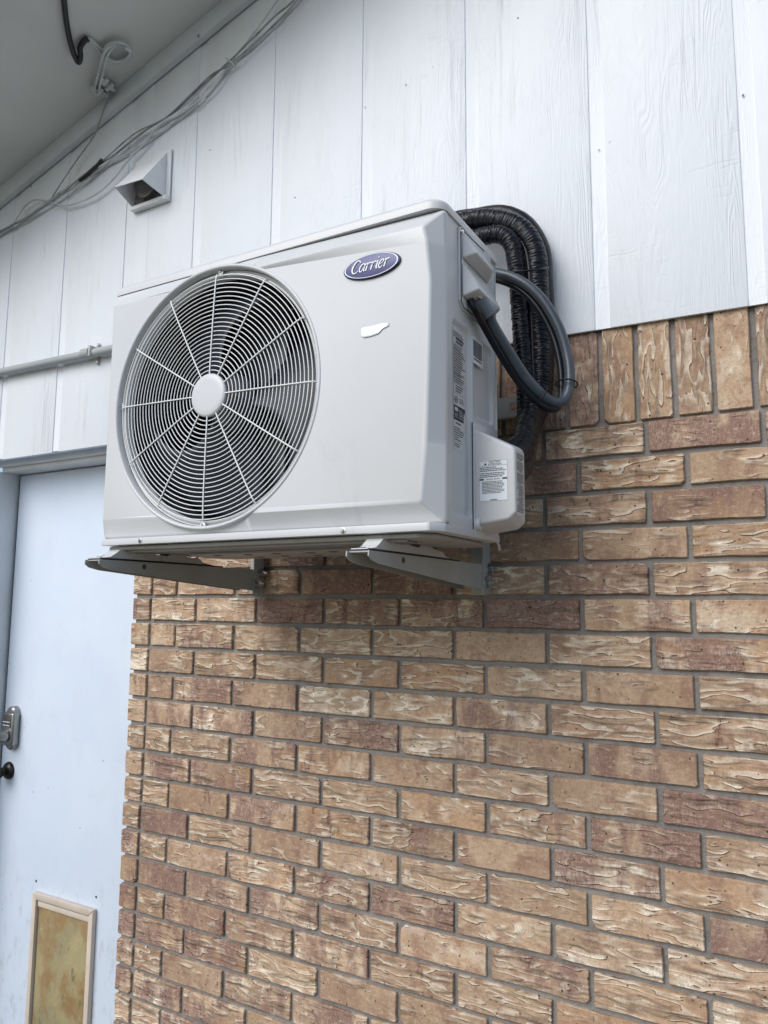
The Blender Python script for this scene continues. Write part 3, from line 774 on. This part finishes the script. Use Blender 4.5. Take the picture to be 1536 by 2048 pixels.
for ch in 'Carrier':
    for P_, w in GLY[ch]:
        S = smooth2(P_); W2 = []
        for i in range(len(S)):
            u = i*(len(w)-1)/(len(S)-1); a = int(min(u, len(w)-2)); W2.append((w[a]*(1-(u-a))+w[a+1]*(u-a))*size*.82)
        S = [((cur+x+.22*z)*size*sx, z*size) for x, z in S]
        stroke(bm, [(bcx-.0415+x, bcz-.0085+z) for x, z in S], W2, YF-.0062)
    cur += adv[ch]
o = from_bm('badge_lettering', bm, M['white'], badge)
so_ = o.modifiers.new('s', 'SOLIDIFY'); so_.thickness = .0007; so_.offset = 0; bpy.context.view_layer.update(); apply_mods(o)

# ---- service cover with two wedge-shaped hoods
XS = XR_-.003
bm = bmesh.new()
prism(bm, [(-.4095, .612), (-.4095, .752), (-.404, .7555), (-.262, .7640), (-.252, .756), (-.252, .628), (-.262, .602), (-.395, .598)], 0, XS-.0005, XS+.0045, bev=.0015)
from_bm('service_cover', bm, M['ac'], ac, smooth=True, ang=35)
def wedge(name, y0, y1, zt, zb, p0, p1, taper, par):
    bm = bmesh.new()
    V = [(XS+.0046, y0, zt), (XS+.0046, y1, zt+.006), (XS+.0046, y1, zb-.012), (XS+.0046, y0, zb-.012),
         (XS+p0, y0+taper*.4, zt-.006), (XS+p0, y1-taper, zt), (XS+p1, y1-taper, zb), (XS+p1, y0+taper*.5, zb)]
    v = [bm.verts.new(a) for a in V]
    for q in ((0, 1, 2, 3), (4, 7, 6, 5), (0, 4, 5, 1), (3, 2, 6, 7), (0, 3, 7, 4), (1, 5, 6, 2)): bm.faces.new([v[i] for i in q])
    bmesh.ops.bevel(bm, geom=list(bm.edges), offset=.004, segments=3, affect='EDGES', profile=.5)
    return from_bm(name, bm, M['ac'], par, smooth=True, ang=40)
wedge('hood', -.402, -.270, .748, .706, .006, .030, .030, ac)
wedge('hood', -.402, -.264, .688, .632, .009, .036, .016, ac)
tube('cover_seam', [(XS+.0049, -.4065, .744), (XS+.0049, -.4065, .612), (XS+.0049, -.395, .6015), (XS+.0049, -.31, .6035)], .0013, M['gap_shade'], ac, seg=6, straight=True)
tube('cover_seam', [(XS+.0049, -.404, .7515), (XS+.0049, -.290, .7570)], .0010, M['gap_shade'], ac, seg=6, straight=True)
for yy, zz in ((-.35, .606), (-.40, .7468)): lathe('screw', [(.0005, .003), (.004, .0026), (.005, 0)], M['steel'], ac, (XS+.0046, yy, zz), 'x', seg=14)
# ---- pipe cover
bm = bmesh.new()
F1 = [(XS-.001, .386), (XS+.074, .346), (XS+.080, .338), (XS+.080, .224), (XS+.066, .212), (XS-.001, .203)]
A = [bm.verts.new((x, -.3405, z)) for x, z in F1]; B = [bm.verts.new((x, -.286, z+(.004 if z > .3 else -.016))) for x, z in F1]
n = len(F1); bm.faces.new(A[::-1]); bm.faces.new(B)
for i in range(n): bm.faces.new((A[i], A[(i+1) % n], B[(i+1) % n], B[i]))
bmesh.ops.bevel(bm, geom=[e for e in bm.edges], offset=.0045, segments=4, affect='EDGES', profile=.5)
pc = from_bm('pipe_cover', bm, M['ac'], ac, smooth=True, ang=45)
bm = bmesh.new()
prism(bm, [(-.3470, .196), (-.3470, .392), (-.342, .398), (-.222, .4055), (-.222, .183), (-.34, .1815)], 0, XS-.0002, XS+.0032, bev=.001)
from_bm('cover_flange', bm, M['ac'], ac, smooth=True, ang=35)
tube('cover_seam', [(XS+.0005, -.3482, .195), (XS+.0005, -.3482, .396)], .0010, M['gap_shade'], ac, seg=6, straight=True)
lathe('boss_hole', [(.0004, .0050), (.0034, .0050), (.0036, .0052)], M['gap_shade'], ac, (XS+.003, -.3375, .205), 'x', seg=16)
lathe('screw_boss', [(.0005, .0045), (.0035, .0045), (.0042, .0095), (.0105, .0090), (.0115, .007), (.0115, 0)], M['ac'], ac, (XS+.003, -.3375, .205), 'x', seg=28, ang=40)
tube('rear_edge_hook', [(XS, -.226, .1810), (XS+.002, -.220, .1730), (XS+.0, -.212, .166)], .0022, M['ac'], ac, seg=8)

# ---- printed labels: thin films with ink rows
def rows(bm, P0, U, Vv, w, h, n, off, rr, fill=.55, lens=(.9, 1.0), cls=None, indent=0):
    """n rows of word-like marks on the plane P0 + u*U - v*Vv"""
    nrm = off
    for i in range(n):
        v = h*(i+.5)/n; th = h/n*fill/2; u = indent*w; end = w*rr.uniform(*lens)
        while u < end:
            l = min(rr.uniform(.03, .11)*w, end-u)
            pts = [P0+U*u-Vv*(v+th)+nrm, P0+U*(u+l)-Vv*(v+th)+nrm, P0+U*(u+l)-Vv*(v-th)+nrm, P0+U*u-Vv*(v-th)+nrm]
            bm.faces.new([bm.verts.new(p) for p in pts]); u += l+rr.uniform(.008, .018)*w
def rect(bm, P0, U, Vv, u0, u1, v0, v1, off):
    bm.faces.new([bm.verts.new(P0+U*a-Vv*b+off) for a, b in ((u0, v1), (u1, v1), (u1, v0), (u0, v0))])
def word(txt, P0, U, Vv, u, v, size, off, mat, par, align='CENTER'):
    cu = bpy.data.curves.new('lettering', 'FONT'); cu.body = txt; cu.size = size; cu.align_x = align; cu.offset = size*.015
    o = bpy.data.objects.new('lettering', cu); C.objects.link(o); bpy.context.view_layer.update()
    me = bpy.data.meshes.new_from_object(o.evaluated_get(bpy.context.evaluated_depsgraph_get())); bpy.data.objects.remove(o)
    for q in me.vertices: q.co = P0+U*(u+q.co.x)-Vv*(v-q.co.y)+off
    me.materials.clear(); return link('lettering', me, mat, par)
X_, Y_, Z_ = Vector((1, 0, 0)), Vector((0, 1, 0)), Vector((0, 0, 1))
rl = random.Random(3)
# caution label on the front of the pipe cover
yl = -.3405-.0004; L0 = Vector((XS+.010, yl, .3220)); lw, lh = .0560, .076
lab = boxo('caution_label', (L0.x, L0.x+lw, yl, yl+.0003, L0.z-lh, L0.z), M['label'], ac)
off = Vector((0, -.0002, 0)); bm = bmesh.new()
rect(bm, L0, X_, Z_, .0006, lw-.0006, .0006, .0010, off); rect(bm, L0, X_, Z_, .0006, lw-.0006, lh-.001, lh-.0006, off)
rect(bm, L0, X_, Z_, .0006, .0010, .0012, lh-.0012, off); rect(bm, L0, X_, Z_, lw-.0010, lw-.0006, .0012, lh-.0012, off)
rect(bm, L0, X_, Z_, .0012, lw-.0012, .0098, .0102, off)
tri = [(.010, .0085), (.0155, .0085), (.01275, .0035)]
bm.faces.new([bm.verts.new(L0+X_*a-Z_*b+off) for a, b in tri])
rows(bm, L0+X_*.002-Z_*.0115, X_, Z_, lw-.004, .0095, 3, off, rl, .5, (.5, 1))
rows(bm, L0+X_*.002-Z_*.0225, X_, Z_, lw-.004, .0095, 3, off, rl, .5, (.8, 1))
rect(bm, L0, X_, Z_, .0012, .0095, .0335, .0367, off); rect(bm, L0, X_, Z_, lw-.0105, lw-.0012, .0335, .0367, off)
rows(bm, L0+X_*.006-Z_*.0385, X_, Z_, lw-.012, .0235, 9, off, rl, .5, (.75, 1))
rows(bm, L0+X_*.022-Z_*.072, X_, Z_, .014, .003, 1, off, rl, .5)
from_bm('printed_text', bm, M['ink'], lab)
word('CAUTION', L0, X_, Z_, .031, .0048, .0050, off, M['ink'], lab); word('ATTENTION', L0, X_, Z_, .031, .0092, .0046, off, M['ink'], lab)
word('NOTICE  SERVICE', L0, X_, Z_, lw/2, .0365, .0034, off, M['ink'], lab)
# upright warning label on the outer side of the pipe cover
xo = XS+.080+.0004; L1 = Vector((xo, -.3345, .336)); lw1, lh1 = .043, .117
lab = boxo('warning_label', (xo-.0003, xo, L1.y, L1.y+lw1, L1.z-lh1, L1.z), M['clearlabel'], ac)
off = Vector((.0002, 0, 0)); bm = bmesh.new()
for v0, n, ind in ((.002, 4, 0), (.0125, 1, .3), (.017, 6, 0), (.034, 1, .35), (.0385, 6, 0), (.056, 1, .1), (.060, 5, .22), (.075, 2, .2), (.082, 5, .22), (.097, 5, 0)):
    rows(bm, L1+Y_*.002-Z_*v0, Y_, Z_, lw1-.004, n*.0029, n, off, rl, .5, (.75, .98) if n > 1 else (.6, .7), indent=ind)
for v0 in (.063, .085): bm.faces.new([bm.verts.new(L1+Y_*a-Z_*b+off) for a, b in ((.002, v0+.006), (.0075, v0+.006), (.0048, v0))])
from_bm('printed_text', bm, M['ink'], lab)
# rating plate in the side recess
xo = XR_-.003-.0065+.0006; L2 = Vector((xo, -.420, .556)); lw2, lh2 = .056, .222
lab = boxo('rating_label', (xo-.0004, xo, L2.y, L2.y+lw2, L2.z-lh2, L2.z), M['clearlabel'], ac)
bm = bmesh.new()
rows(bm, L2+Y_*.002-Z_*.002, Y_, Z_, lw2-.004, .012, 3, off, rl, .5, (.7, 1)); rows(bm, L2+Y_*.012-Z_*.012, Y_, Z_, lw2-.016, .012, 2, off, rl, .75, (.8, 1))
rows(bm, L2+Y_*.002-Z_*.027, Y_, Z_, lw2-.004, .072, 17, off, rl, .55, (.6, 1))
for v0 in (.0255, .036, .050, .066, .082, .100, .118): rect(bm, L2, Y_, Z_, .001, lw2-.001, v0, v0+.0005, off)
for a in (.001, lw2-.0015): rect(bm, L2, Y_, Z_, a, a+.0005, .001, .20, off)
rect(bm, L2, Y_, Z_, .026, .0264, .028, .098, off)
rows(bm, L2+Y_*.010-Z_*.102, Y_, Z_, lw2-.02, .014, 3, off, rl, .5, (.6, 1))
rows(bm, L2+Y_*.026-Z_*.124, Y_, Z_, lw2-.030, .010, 3, off, rl, .4, (.7, 1))
rows(bm, L2+Y_*.010-Z_*.172, Y_, Z_, lw2-.028, .003, 1, off, rl, .8, (.8, 1))
rows(bm, L2+Y_*.003-Z_*.180, Y_, Z_, lw2-.010, .026, 6, off, rl, .45, (.4, 1)); rect(bm, L2, Y_, Z_, .001, lw2-.001, .208, .2086, off)
rows(bm, L2+Y_*.004-Z_*.210, Y_, Z_, lw2-.026, .008, 2, off, rl, .45, (.6, 1))
from_bm('printed_text', bm, M['ink'], lab)
V, F = tube_geo([Vector((xo+.0003, L2.y+.012+.0062*math.cos(t), L2.z-.130+.0062*math.sin(t))) for t in [2*math.pi*q/28 for q in range(28)]], .0006, 5, closed=True)
from_vf('printed_mark', V, F, M['ink'], lab)
word('UL', L2, Y_, Z_, .012, .1325, .0075, off, M['ink'], lab)
o = boxo('black_panel', (xo+.0001, xo+.0004, L2.y+.002, L2.y+.052, L2.z-.168, L2.z-.141), M['navyedge'], lab)
bm = bmesh.new(); rows(bm, L2+Y_*.024-Z_*.146, Y_, Z_, .024, .018, 6, off*2.6, rl, .35, (.6, 1)); rows(bm, L2+Y_*.005-Z_*.155, Y_, Z_, .017, .009, 3, off*2.6, rl, .35, (.6, 1)); rect(bm, L2, Y_, Z_, .005, .020, .1445, .1515, off*2.6)
from_bm('printed_text', bm, M['clearlabel'], lab)
# barcode sticker
xo = XR_-.003+.0003; L3 = Vector((xo, -.3440, .566)); lw3, lh3 = .053, .052
lab = boxo('barcode_sticker', (xo-.0002, xo, L3.y, L3.y+lw3, L3.z-lh3, L3.z), M['label'], ac)
bm = bmesh.new(); u = .005
while u < lw3-.006:
    w_ = rl.choice((.0008, .0008, .0014, .0020)); rect(bm, L3, Y_, Z_, u, u+w_, .006, .039, off); u += w_+rl.choice((.0007, .0009, .0014))
rows(bm, L3+Y_*.006-Z_*.041, Y_, Z_, .041, .004, 1, off, rl, .7, (.95, 1))
from_bm('printed_bars', bm, M['ink'], lab)

# ---- torn paper left on the front
bm = bmesh.new()
top = [(0, 0), (.012, .001), (.026, .0005), (.040, .0015), (.052, .0005), (.0575, .001)]
bot = [(.0005, -.0145), (.006, -.0185), (.020, -.0188), (.036, -.0165), (.046, -.0085), (.0575, -.0058)]
px0, pz0 = .8535, .5535
rows_ = []
for s in range(6):
    f = s/5
    rows_.append([bm.verts.new((px0+a[0]*(1-f)+b[0]*f, YF-.0006-.0012*f*f, pz0+a[1]*(1-f)+b[1]*f)) for a, b in zip(top, bot)])
for a, b in zip(rows_, rows_[1:]):
    for i in range(5): bm.faces.new((a[i], a[i+1], b[i+1], b[i]))
o = from_bm('torn_paper', bm, M['paper'], smooth=True); tag(o, 'scrap of torn white paper stuck on the front of the outdoor unit', 'paper')
m_ = o.modifiers.new('s', 'SOLIDIFY'); m_.thickness = .0004; bpy.context.view_layer.update(); apply_mods(o)

# ---- feet and rubber pads
for xr in (.894, .238):
    x0, x1 = xr-.034, xr
    prof = [(-.540, .1512), (-.512, .1530), (-.500, .160), (-.488, .1715), (-.470, .1742), (-.400, .1745), (-.385, .165), (-.350, .163), (-.335, .1735), (-.300, .174), (-.285, .165), (-.240, .164), (-.232, .1545), (-.195, .1512)]
    prof2 = [(y, z-.0022) for y, z in prof[::-1]]
    bm = bmesh.new()
    low = [(-.536, .1502), (-.18, .1502)]
    side = prof+[(-.195, .1500), (-.540, .1500)]
    prism(bm, side, 0, x0, x1, bev=.0015)
    from_bm('foot', bm, M['foot'], ac, smooth=True, ang=30)
    boxo('rubber_pad', (xr-.040, xr+.003, -.548+.010, -.16, .1472, .1499), M['rubber'], ac)
    lathe('foot_slot', [(.0005, .0004), (.006, .0004), (.0063, 0)], M['gap_shade'], ac, (xr-.018, -.527, .1535), 'z', seg=12)

# ------------------------------------------------------------------ refrigerant lines
def wrink(r, amp, pitch, seed):
    def f(s, a):
        n1 = noise.noise((s/pitch*1.0+seed, math.cos(a)*1.5, math.sin(a)*1.5))
        n2 = noise.noise((s*9+seed, math.cos(a)*1.4, math.sin(a)*1.4))
        return r*(1+amp*n1+.05*n2)
    return f
YB = -.075
def yp(lst): return [at(a, b, 1, c) for a, b, c in lst]
ln = thing('refrigerant_lines', 'thick black wrapped refrigerant lines arching from behind the unit down to its pipe cover', 'pipes')
outer = yp([(820, 500, -.10), (880, 462, -.10), (930, 445, -.10), (990, 440, -.10), (1040, 458, -.095), (1068, 500, -.09), (1075, 560, -.085), (1078, 640, -.085), (1080, 720, -.085), (1078, 790, -.09), (1056, 850, -.14), (1044, 900, -.20)]) + [Vector((XS+.045, -.275, .330)), Vector((XS+.040, -.300, .28))]
tube('insulated_line', outer, .0265, M['wrap'], ln, seg=40, rf=wrink(.0240, .09, .0034, 3), step=.0011)
back = yp([(820, 488, -.05), (900, 446, -.05), (950, 436, -.05), (1005, 430, -.05), (1050, 450, -.045), (1080, 500, -.045), (1086, 560, -.045), (1090, 640, -.045), (1088, 720, -.045), (1082, 800, -.05), (1058, 860, -.10), (1047, 925, -.19)]) + [Vector((XS+.045, -.255, .30)), Vector((XS+.040, -.29, .25))]
tube('insulated_line', back, .022, M['hose'], ln, seg=20, rf=wrink(.0225, .02, .012, 9), step=.003)
inner = yp([(850, 520, -.13), (900, 490, -.13), (950, 478, -.13), (995, 468, -.125), (1022, 486, -.12), (1032, 530, -.115), (1038, 600, -.11), (1044, 680, -.11), (1050, 760, -.11), (1052, 830, -.12), (1046, 880, -.17)]) + [Vector((XS+.030, -.262, .345)), Vector((XS+.025, -.290, .29))]
tube('insulated_line', inner, .020, M['wrap'], ln, seg=40, rf=wrink(.0190, .12, .0034, 21), step=.0011)
for k, (dx, dy, yy) in enumerate(((30, 12, -.105), (22, 4, -.09))):
    pts = yp([(870, 478+dy, yy), (930, 460+dy, yy), (990, 450+dy, yy), (1028+dx*.3, 466+dy, yy), (1038+dx*.6, 520, yy), (1042+dx*.7, 620, yy), (1048+dx*.6, 720, yy), (1052+dx*.5, 820, yy-.01), (1048, 890, yy-.04)])
    tube('control_cable', pts, .0062, M['hose'], ln, seg=10, sub=10)
tie = yp([(1012, 545, -.135), (1030, 543, -.142), (1060, 541, -.134), (1085, 537, -.112), (1097, 535, -.07)])
tube('cable_tie', tie, .0022, M['hose'], ln, seg=8)

# ------------------------------------------------------------------ electrical whip
wh = thing('electrical_whip', 'grey flexible conduit looping from the service cover around behind the unit', 'conduit')
S0 = Vector((XS+.020, -.362, .624))
loop = [at(952, 596, 0, XS+.012), at(976, 624, 0, XS+.026)]+[at(a, b, 1, c) for a, b, c in ((984, 648, -.315), (1018, 705, -.275), (1052, 756, -.235), (1084, 790, -.205), (1110, 806, -.185), (1130, 798, -.170), (1139, 765, -.160), (1135, 715, -.150), (1117, 655, -.152), (1086, 602, -.158), (1050, 568, -.165), (1010, 550, -.166), (970, 544, -.15), (930, 548, -.12))]
tube('conduit', loop, .0108, M['conduit'], wh, seg=24, sub=14)
loop2 = [at(940, 600, 0, XS+.010), at(952, 622, 0, XS+.018)]+[at(a, b, 1, c) for a, b, c in ((968, 652, -.33), (1000, 708, -.29), (1034, 760, -.245), (1068, 798, -.215), (1098, 818, -.195), (1118, 812, -.175), (1123, 775, -.160), (1119, 722, -.150), (1103, 666, -.147), (1074, 614, -.152), (1040, 580, -.156), (1002, 562, -.156), (960, 556, -.14))]
tube('drain_tube', loop2, .0072, M['hose'], wh, seg=16, sub=12)
d = (loop[1]-loop[0]).normalized()
tube('connector', [loop[0]-d*.006, loop[1]], .0172, M['fitting'], wh, seg=28, straight=True)
tube('connector_lip', [loop[1], loop[1]+d*.0045], .0188, M['fitting'], wh, seg=28, straight=True)
tube('lock_nut', [loop[0]+d*.002, loop[0]+d*.010], .0205, M['fitting'], wh, seg=8, straight=True)
for k in (0, 1): tube('clamp_screw', [loop[0]+Vector((.002, -.022, .0+.010*k)), loop[0]+Vector((.018, -.016, -.010+.010*k))], .0019, M['steel'], wh, seg=8, straight=True)
def band(P0, dr, r, nm='cable_tie', par=wh):
    u = dr.orthogonal().normalized(); w = dr.cross(u)
    V, F = tube_geo([P0+(u*math.cos(t)+w*math.sin(t))*r for t in [2*math.pi*q/28 for q in range(28)]], .0016, 6, closed=True)
    from_vf(nm, V, F, M['hose'], par, smooth=True)
for i in (5, 8):
    mid = loop[i].lerp(loop2[min(i, len(loop2)-1)], .35); band(mid, (loop[i+1]-loop[i-1]).normalized(), .0215)

# ------------------------------------------------------------------ wall conduit on the left
cn = thing('wall_conduit', 'straight grey conduit pipe strapped to the siding left of the unit', 'conduit')
a, b = at(-60, 758, 1, -.034), at(0, 745, 1, -.034)
c_ = at(208, 702, 1, -.034); z0, z1 = b.z, c_.z
tube('pipe', [Vector((-2.5, -.034, z0+.02)), Vector((b.x, -.034, z0)), Vector((c_.x, -.034, z1)), Vector((.6, -.034, z1-.015))], .0142, M['pvc'], cn, seg=20, straight=True)
e = at(172, 708, 1, -.034); f_ = at(184, 706, 1, -.034)
tube('coupling', [Vector((e.x-.012, -.034, e.z+.0005)), Vector((f_.x-.004, -.034, e.z))], .0180, M['pvc'], cn, seg=24, straight=True)
boxo('strap', (f_.x+.001, f_.x+.013, -.0535, -.0145, e.z-.019, e.z+.019), M['galv'], cn, bev=.004)
for s in (1, -1):
    boxo('strap_ear', (f_.x+.001, f_.x+.013, -.0185, -.0142, e.z+s*.026-.010, e.z+s*.026+.010), M['galv'], cn, bev=.0018)
    lathe('screw', [(.0005, -.003), (.0035, -.0025), (.0045, 0)], M['steel'], cn, (f_.x+.007, -.0186, e.z+s*.028), seg=12)

# ------------------------------------------------------------------ dryer vent hood
vt = thing('vent_hood', 'small white vent hood with dark sooty mouth on the siding above the unit', 'vent')
VX0, VX1, VZ0, VZ1 = -.323, -.158, 1.322, 1.500
bm = bmesh.new(); box(bm, VX0, VX1, -.0195, -.0142, VZ0, VZ1, bev=.002)
from_bm('back_plate', bm, M['vent'], vt, smooth=True, ang=30)
boxo('lower_lip', (VX0+.004, VX1-.002, -.034, -.0196, VZ0+.001, VZ0+.014), M['vent'], vt, bev=.0015)
hx0, hx1 = VX0+.003, VX1-.018
A0, A1 = Vector((hx0+.028, -.021, VZ1-.012)), Vector((hx1, -.021, VZ1-.012))
B0, B1 = Vector((hx0-.001, -.098, 1.372)), Vector((hx1-.004, -.112, 1.352))
C0, C1 = Vector((hx0, -.0198, VZ0+.016)), Vector((hx1, -.0198, VZ0+.016))
bm = bmesh.new(); v = [bm.verts.new(p) for p in (A0, A1, B0, B1, C0, C1)]
bm.faces.new((v[0], v[1], v[3], v[2])); bm.faces.new((v[1], v[5], v[3])); bm.faces.new((v[0], v[2], v[4]))
o = from_bm('hood_shell', bm, M['vent'], vt); m_ = o.modifiers.new('s', 'SOLIDIFY'); m_.thickness = .0025; m_.offset = -1
bpy.context.view_layer.update(); apply_mods(o)
boxo('duct_back', (VX0+.01, VX1-.022, -.0215, -.0197, VZ0+.016, VZ1-.02), M['soot'], vt)
cxv = (hx0+hx1)/2+.004
lathe('duct_ring', [(.050, 0), (.050, -.018), (.047, -.018), (.047, 0)], M['soot'], vt, (cxv, -.0216, 1.405), seg=32, close=True)
lathe('damper_flap', [(.0005, -.0012), (.045, -.0012), (.046, 0), (.0005, .0002)], M['damper'], vt, (cxv+.004, -.045, 1.388), seg=32)

# ------------------------------------------------------------------ cables along the wall
def cable(label, name, pts, r, mat, y=-.022, grp='loose cables strung along the siding under the eave'):
    P_ = [at(q[0], q[1], 1, q[2] if len(q) > 2 else y) for q in pts]
    o = tube(name, P_, r*.8, M[mat], seg=8, sub=8); return tag(o, label, 'cable', grp)
cable('thickest white cable of the bundle, running from top centre down along the eave', 'white_cable', [(640, -55), (596, 0), (560, 38), (505, 92), (462, 128), (410, 190), (352, 240), (290, 285), (230, 322), (170, 352), (110, 392), (60, 428), (0, 466), (-40, 492)], .0050, 'wire', -.020)
cable('grey cable lying just above the thickest white one in the bundle', 'grey_cable', [(630, -55), (588, 0), (548, 34), (498, 84), (459, 122), (404, 172), (350, 222), (290, 262), (225, 312), (170, 348), (118, 392), (70, 424), (10, 460), (-40, 488)], .0034, 'wireg', -.029)
cable('thin white cable of the bundle with the straightest run', 'white_cable', [(600, -50), (556, 0), (520, 50), (480, 100), (458, 126), (430, 150), (372, 208), (318, 244), (262, 280), (210, 330), (150, 372), (96, 410), (40, 440), (-40, 490)], .0030, 'wire', -.026)
cable('dark frayed cable of the bundle nearest the soffit', 'black_cable', [(634, -60), (592, 2), (552, 46), (500, 94), (460, 130), (425, 148), (380, 190), (330, 236), (268, 268), (205, 322), (180, 340), (150, 372), (112, 396), (50, 436), (0, 462), (-40, 486)], .0028, 'wireg', -.034)
cable('white cable hanging lowest, looping out of the bundle above the vent hood', 'white_cable', [(455, 133), (418, 184), (360, 228), (318, 250), (290, 285), (255, 322), (232, 352), (206, 378), (170, 400), (130, 411), (100, 404), (72, 399), (50, 412), (36, 432), (24, 448), (-20, 475)], .0040, 'wire', -.030)
P_ = [at(a, b, 1, -.036) for a, b in ((205, 320), (192, 333), (183, 341), (172, 352), (160, 361))]
o = tube('cable_tape', P_, .006, M['wireb'], seg=10, rf=lambda s, a: .0065*(1+.3*noise.noise((s*60, a, 0)))); tag(o, 'black electrical tape wound on the bundled cables left of the vent hood', 'tape')
o = tube('cable_clip', [at(a, b, 1, c) for a, b, c in ((452, 116, -.018), (458, 120, -.034), (466, 128, -.034), (471, 134, -.018))], .0024, M['wire'], seg=8); tag(o, 'small white clip holding the cable bundle near the top edge', 'clip')

# ------------------------------------------------------------------ things under the soffit
_n = Vector((-.284, 0, 1))
def sof(px, py, drop):
    d = _R*((px-768)/FPX) - _U*((py-1024)/FPX) + _f
    c = 1.93-.284*.09-drop
    t = (c-_n.dot(CAM))/_n.dot(d); return CAM+d*t
o = tube('black_cable', [sof(120, -60, .012), sof(128, 0, .012), sof(133, 45, .014), sof(142, 90, .018), sof(152, 118, .024), sof(158, 124, .028), sof(161, 112, .026), sof(160, 96, .020), sof(168, 82, .014), sof(177, 77, .010)], .0085, M['wireb'], seg=14)
tag(o, 'thick black cable hanging from the soffit in a sharp fold, top left', 'cable')
pts = [(176, 78), (186, 84), (196, 96), (204, 108)]
for dx in (0, 5):
    pass
coil = thing('cable_coil', 'coil of white cable tied up under the soffit beside the black cable', 'cable coil')
tube('lead_cable', [sof(174, 74, .010), sof(184, 86, .012), sof(196, 100, .014), sof(206, 110, .016)], .0042, M['wire'], coil, seg=8)
tube('lead_cable', [sof(180, 76, .010), sof(192, 88, .012), sof(202, 98, .014), sof(212, 108, .016)], .0042, M['wire'], coil, seg=8)
for k, (rx, ry_, cx_, cy_, dr) in enumerate(((25, 21, 236, 106, .012), (22, 19, 236, 108, .020), (26, 19, 234, 104, .028))):
    n_ = 28
    P_ = [sof(cx_+rx*math.cos(2*math.pi*i/n_), cy_+ry_*math.sin(2*math.pi*i/n_), dr) for i in range(n_)]
    V, F = tube_geo(P_, .0042, 8, closed=True); from_vf('cable_loop', V, F, M['wire'], coil, smooth=True)
for k, dx in enumerate((0, 9)):
    tube('strand', [sof(232+dx*.3, 88+k*3, .030), sof(214+dx, 98, .034), sof(203+dx, 118, .036), sof(197+dx, 145, .036), sof(191+dx, 168, .034), sof(188+dx, 184, .030)], .0042, M['wire'], coil, seg=8)
tube('coil_tie', [sof(250, 96, .036), sof(262, 104, .036)], .005, M['wire'], coil, seg=8, straight=True)
sp = thing('cable_splitter', 'cluster of white plugs and splitters where the coiled cable ends under the soffit', 'splitter')
rs = random.Random(8)
for q in ((206, 170, 216, 158), (212, 180, 226, 168), (200, 166, 206, 156), (196, 190, 204, 176), (216, 172, 228, 180), (204, 186, 214, 190), (186, 176, 190, 188)):
    tube('plug', [sof(q[0], q[1], .030), sof(q[2], q[3], .022)], .0075, M['wire'], sp, seg=10, straight=True)
bm = bmesh.new(); pc_ = sof(212, 172, .006)
box(bm, pc_.x-.03, pc_.x+.03, pc_.y-.018, pc_.y+.018, pc_.z-.012, pc_.z+.004, bev=.003)
from_bm('splitter_body', bm, M['wireg'], sp, smooth=True, ang=30)
P_ = [sof(222, 184, .02), at(210, 212, 1, -.045), at(200, 240, 1, -.04), at(190, 268, 1, -.038), at(172, 295, 1, -.036), at(150, 325, 1, -.034), at(128, 358, 1, -.034), at(104, 394, 1, -.034)]
o = tube('thin_cable', P_, .0021, M['wireg'], seg=8, sub=10); tag(o, 'thin cable dropping from the splitters under the soffit to the bundle', 'cable')
print('bricks', nbr)
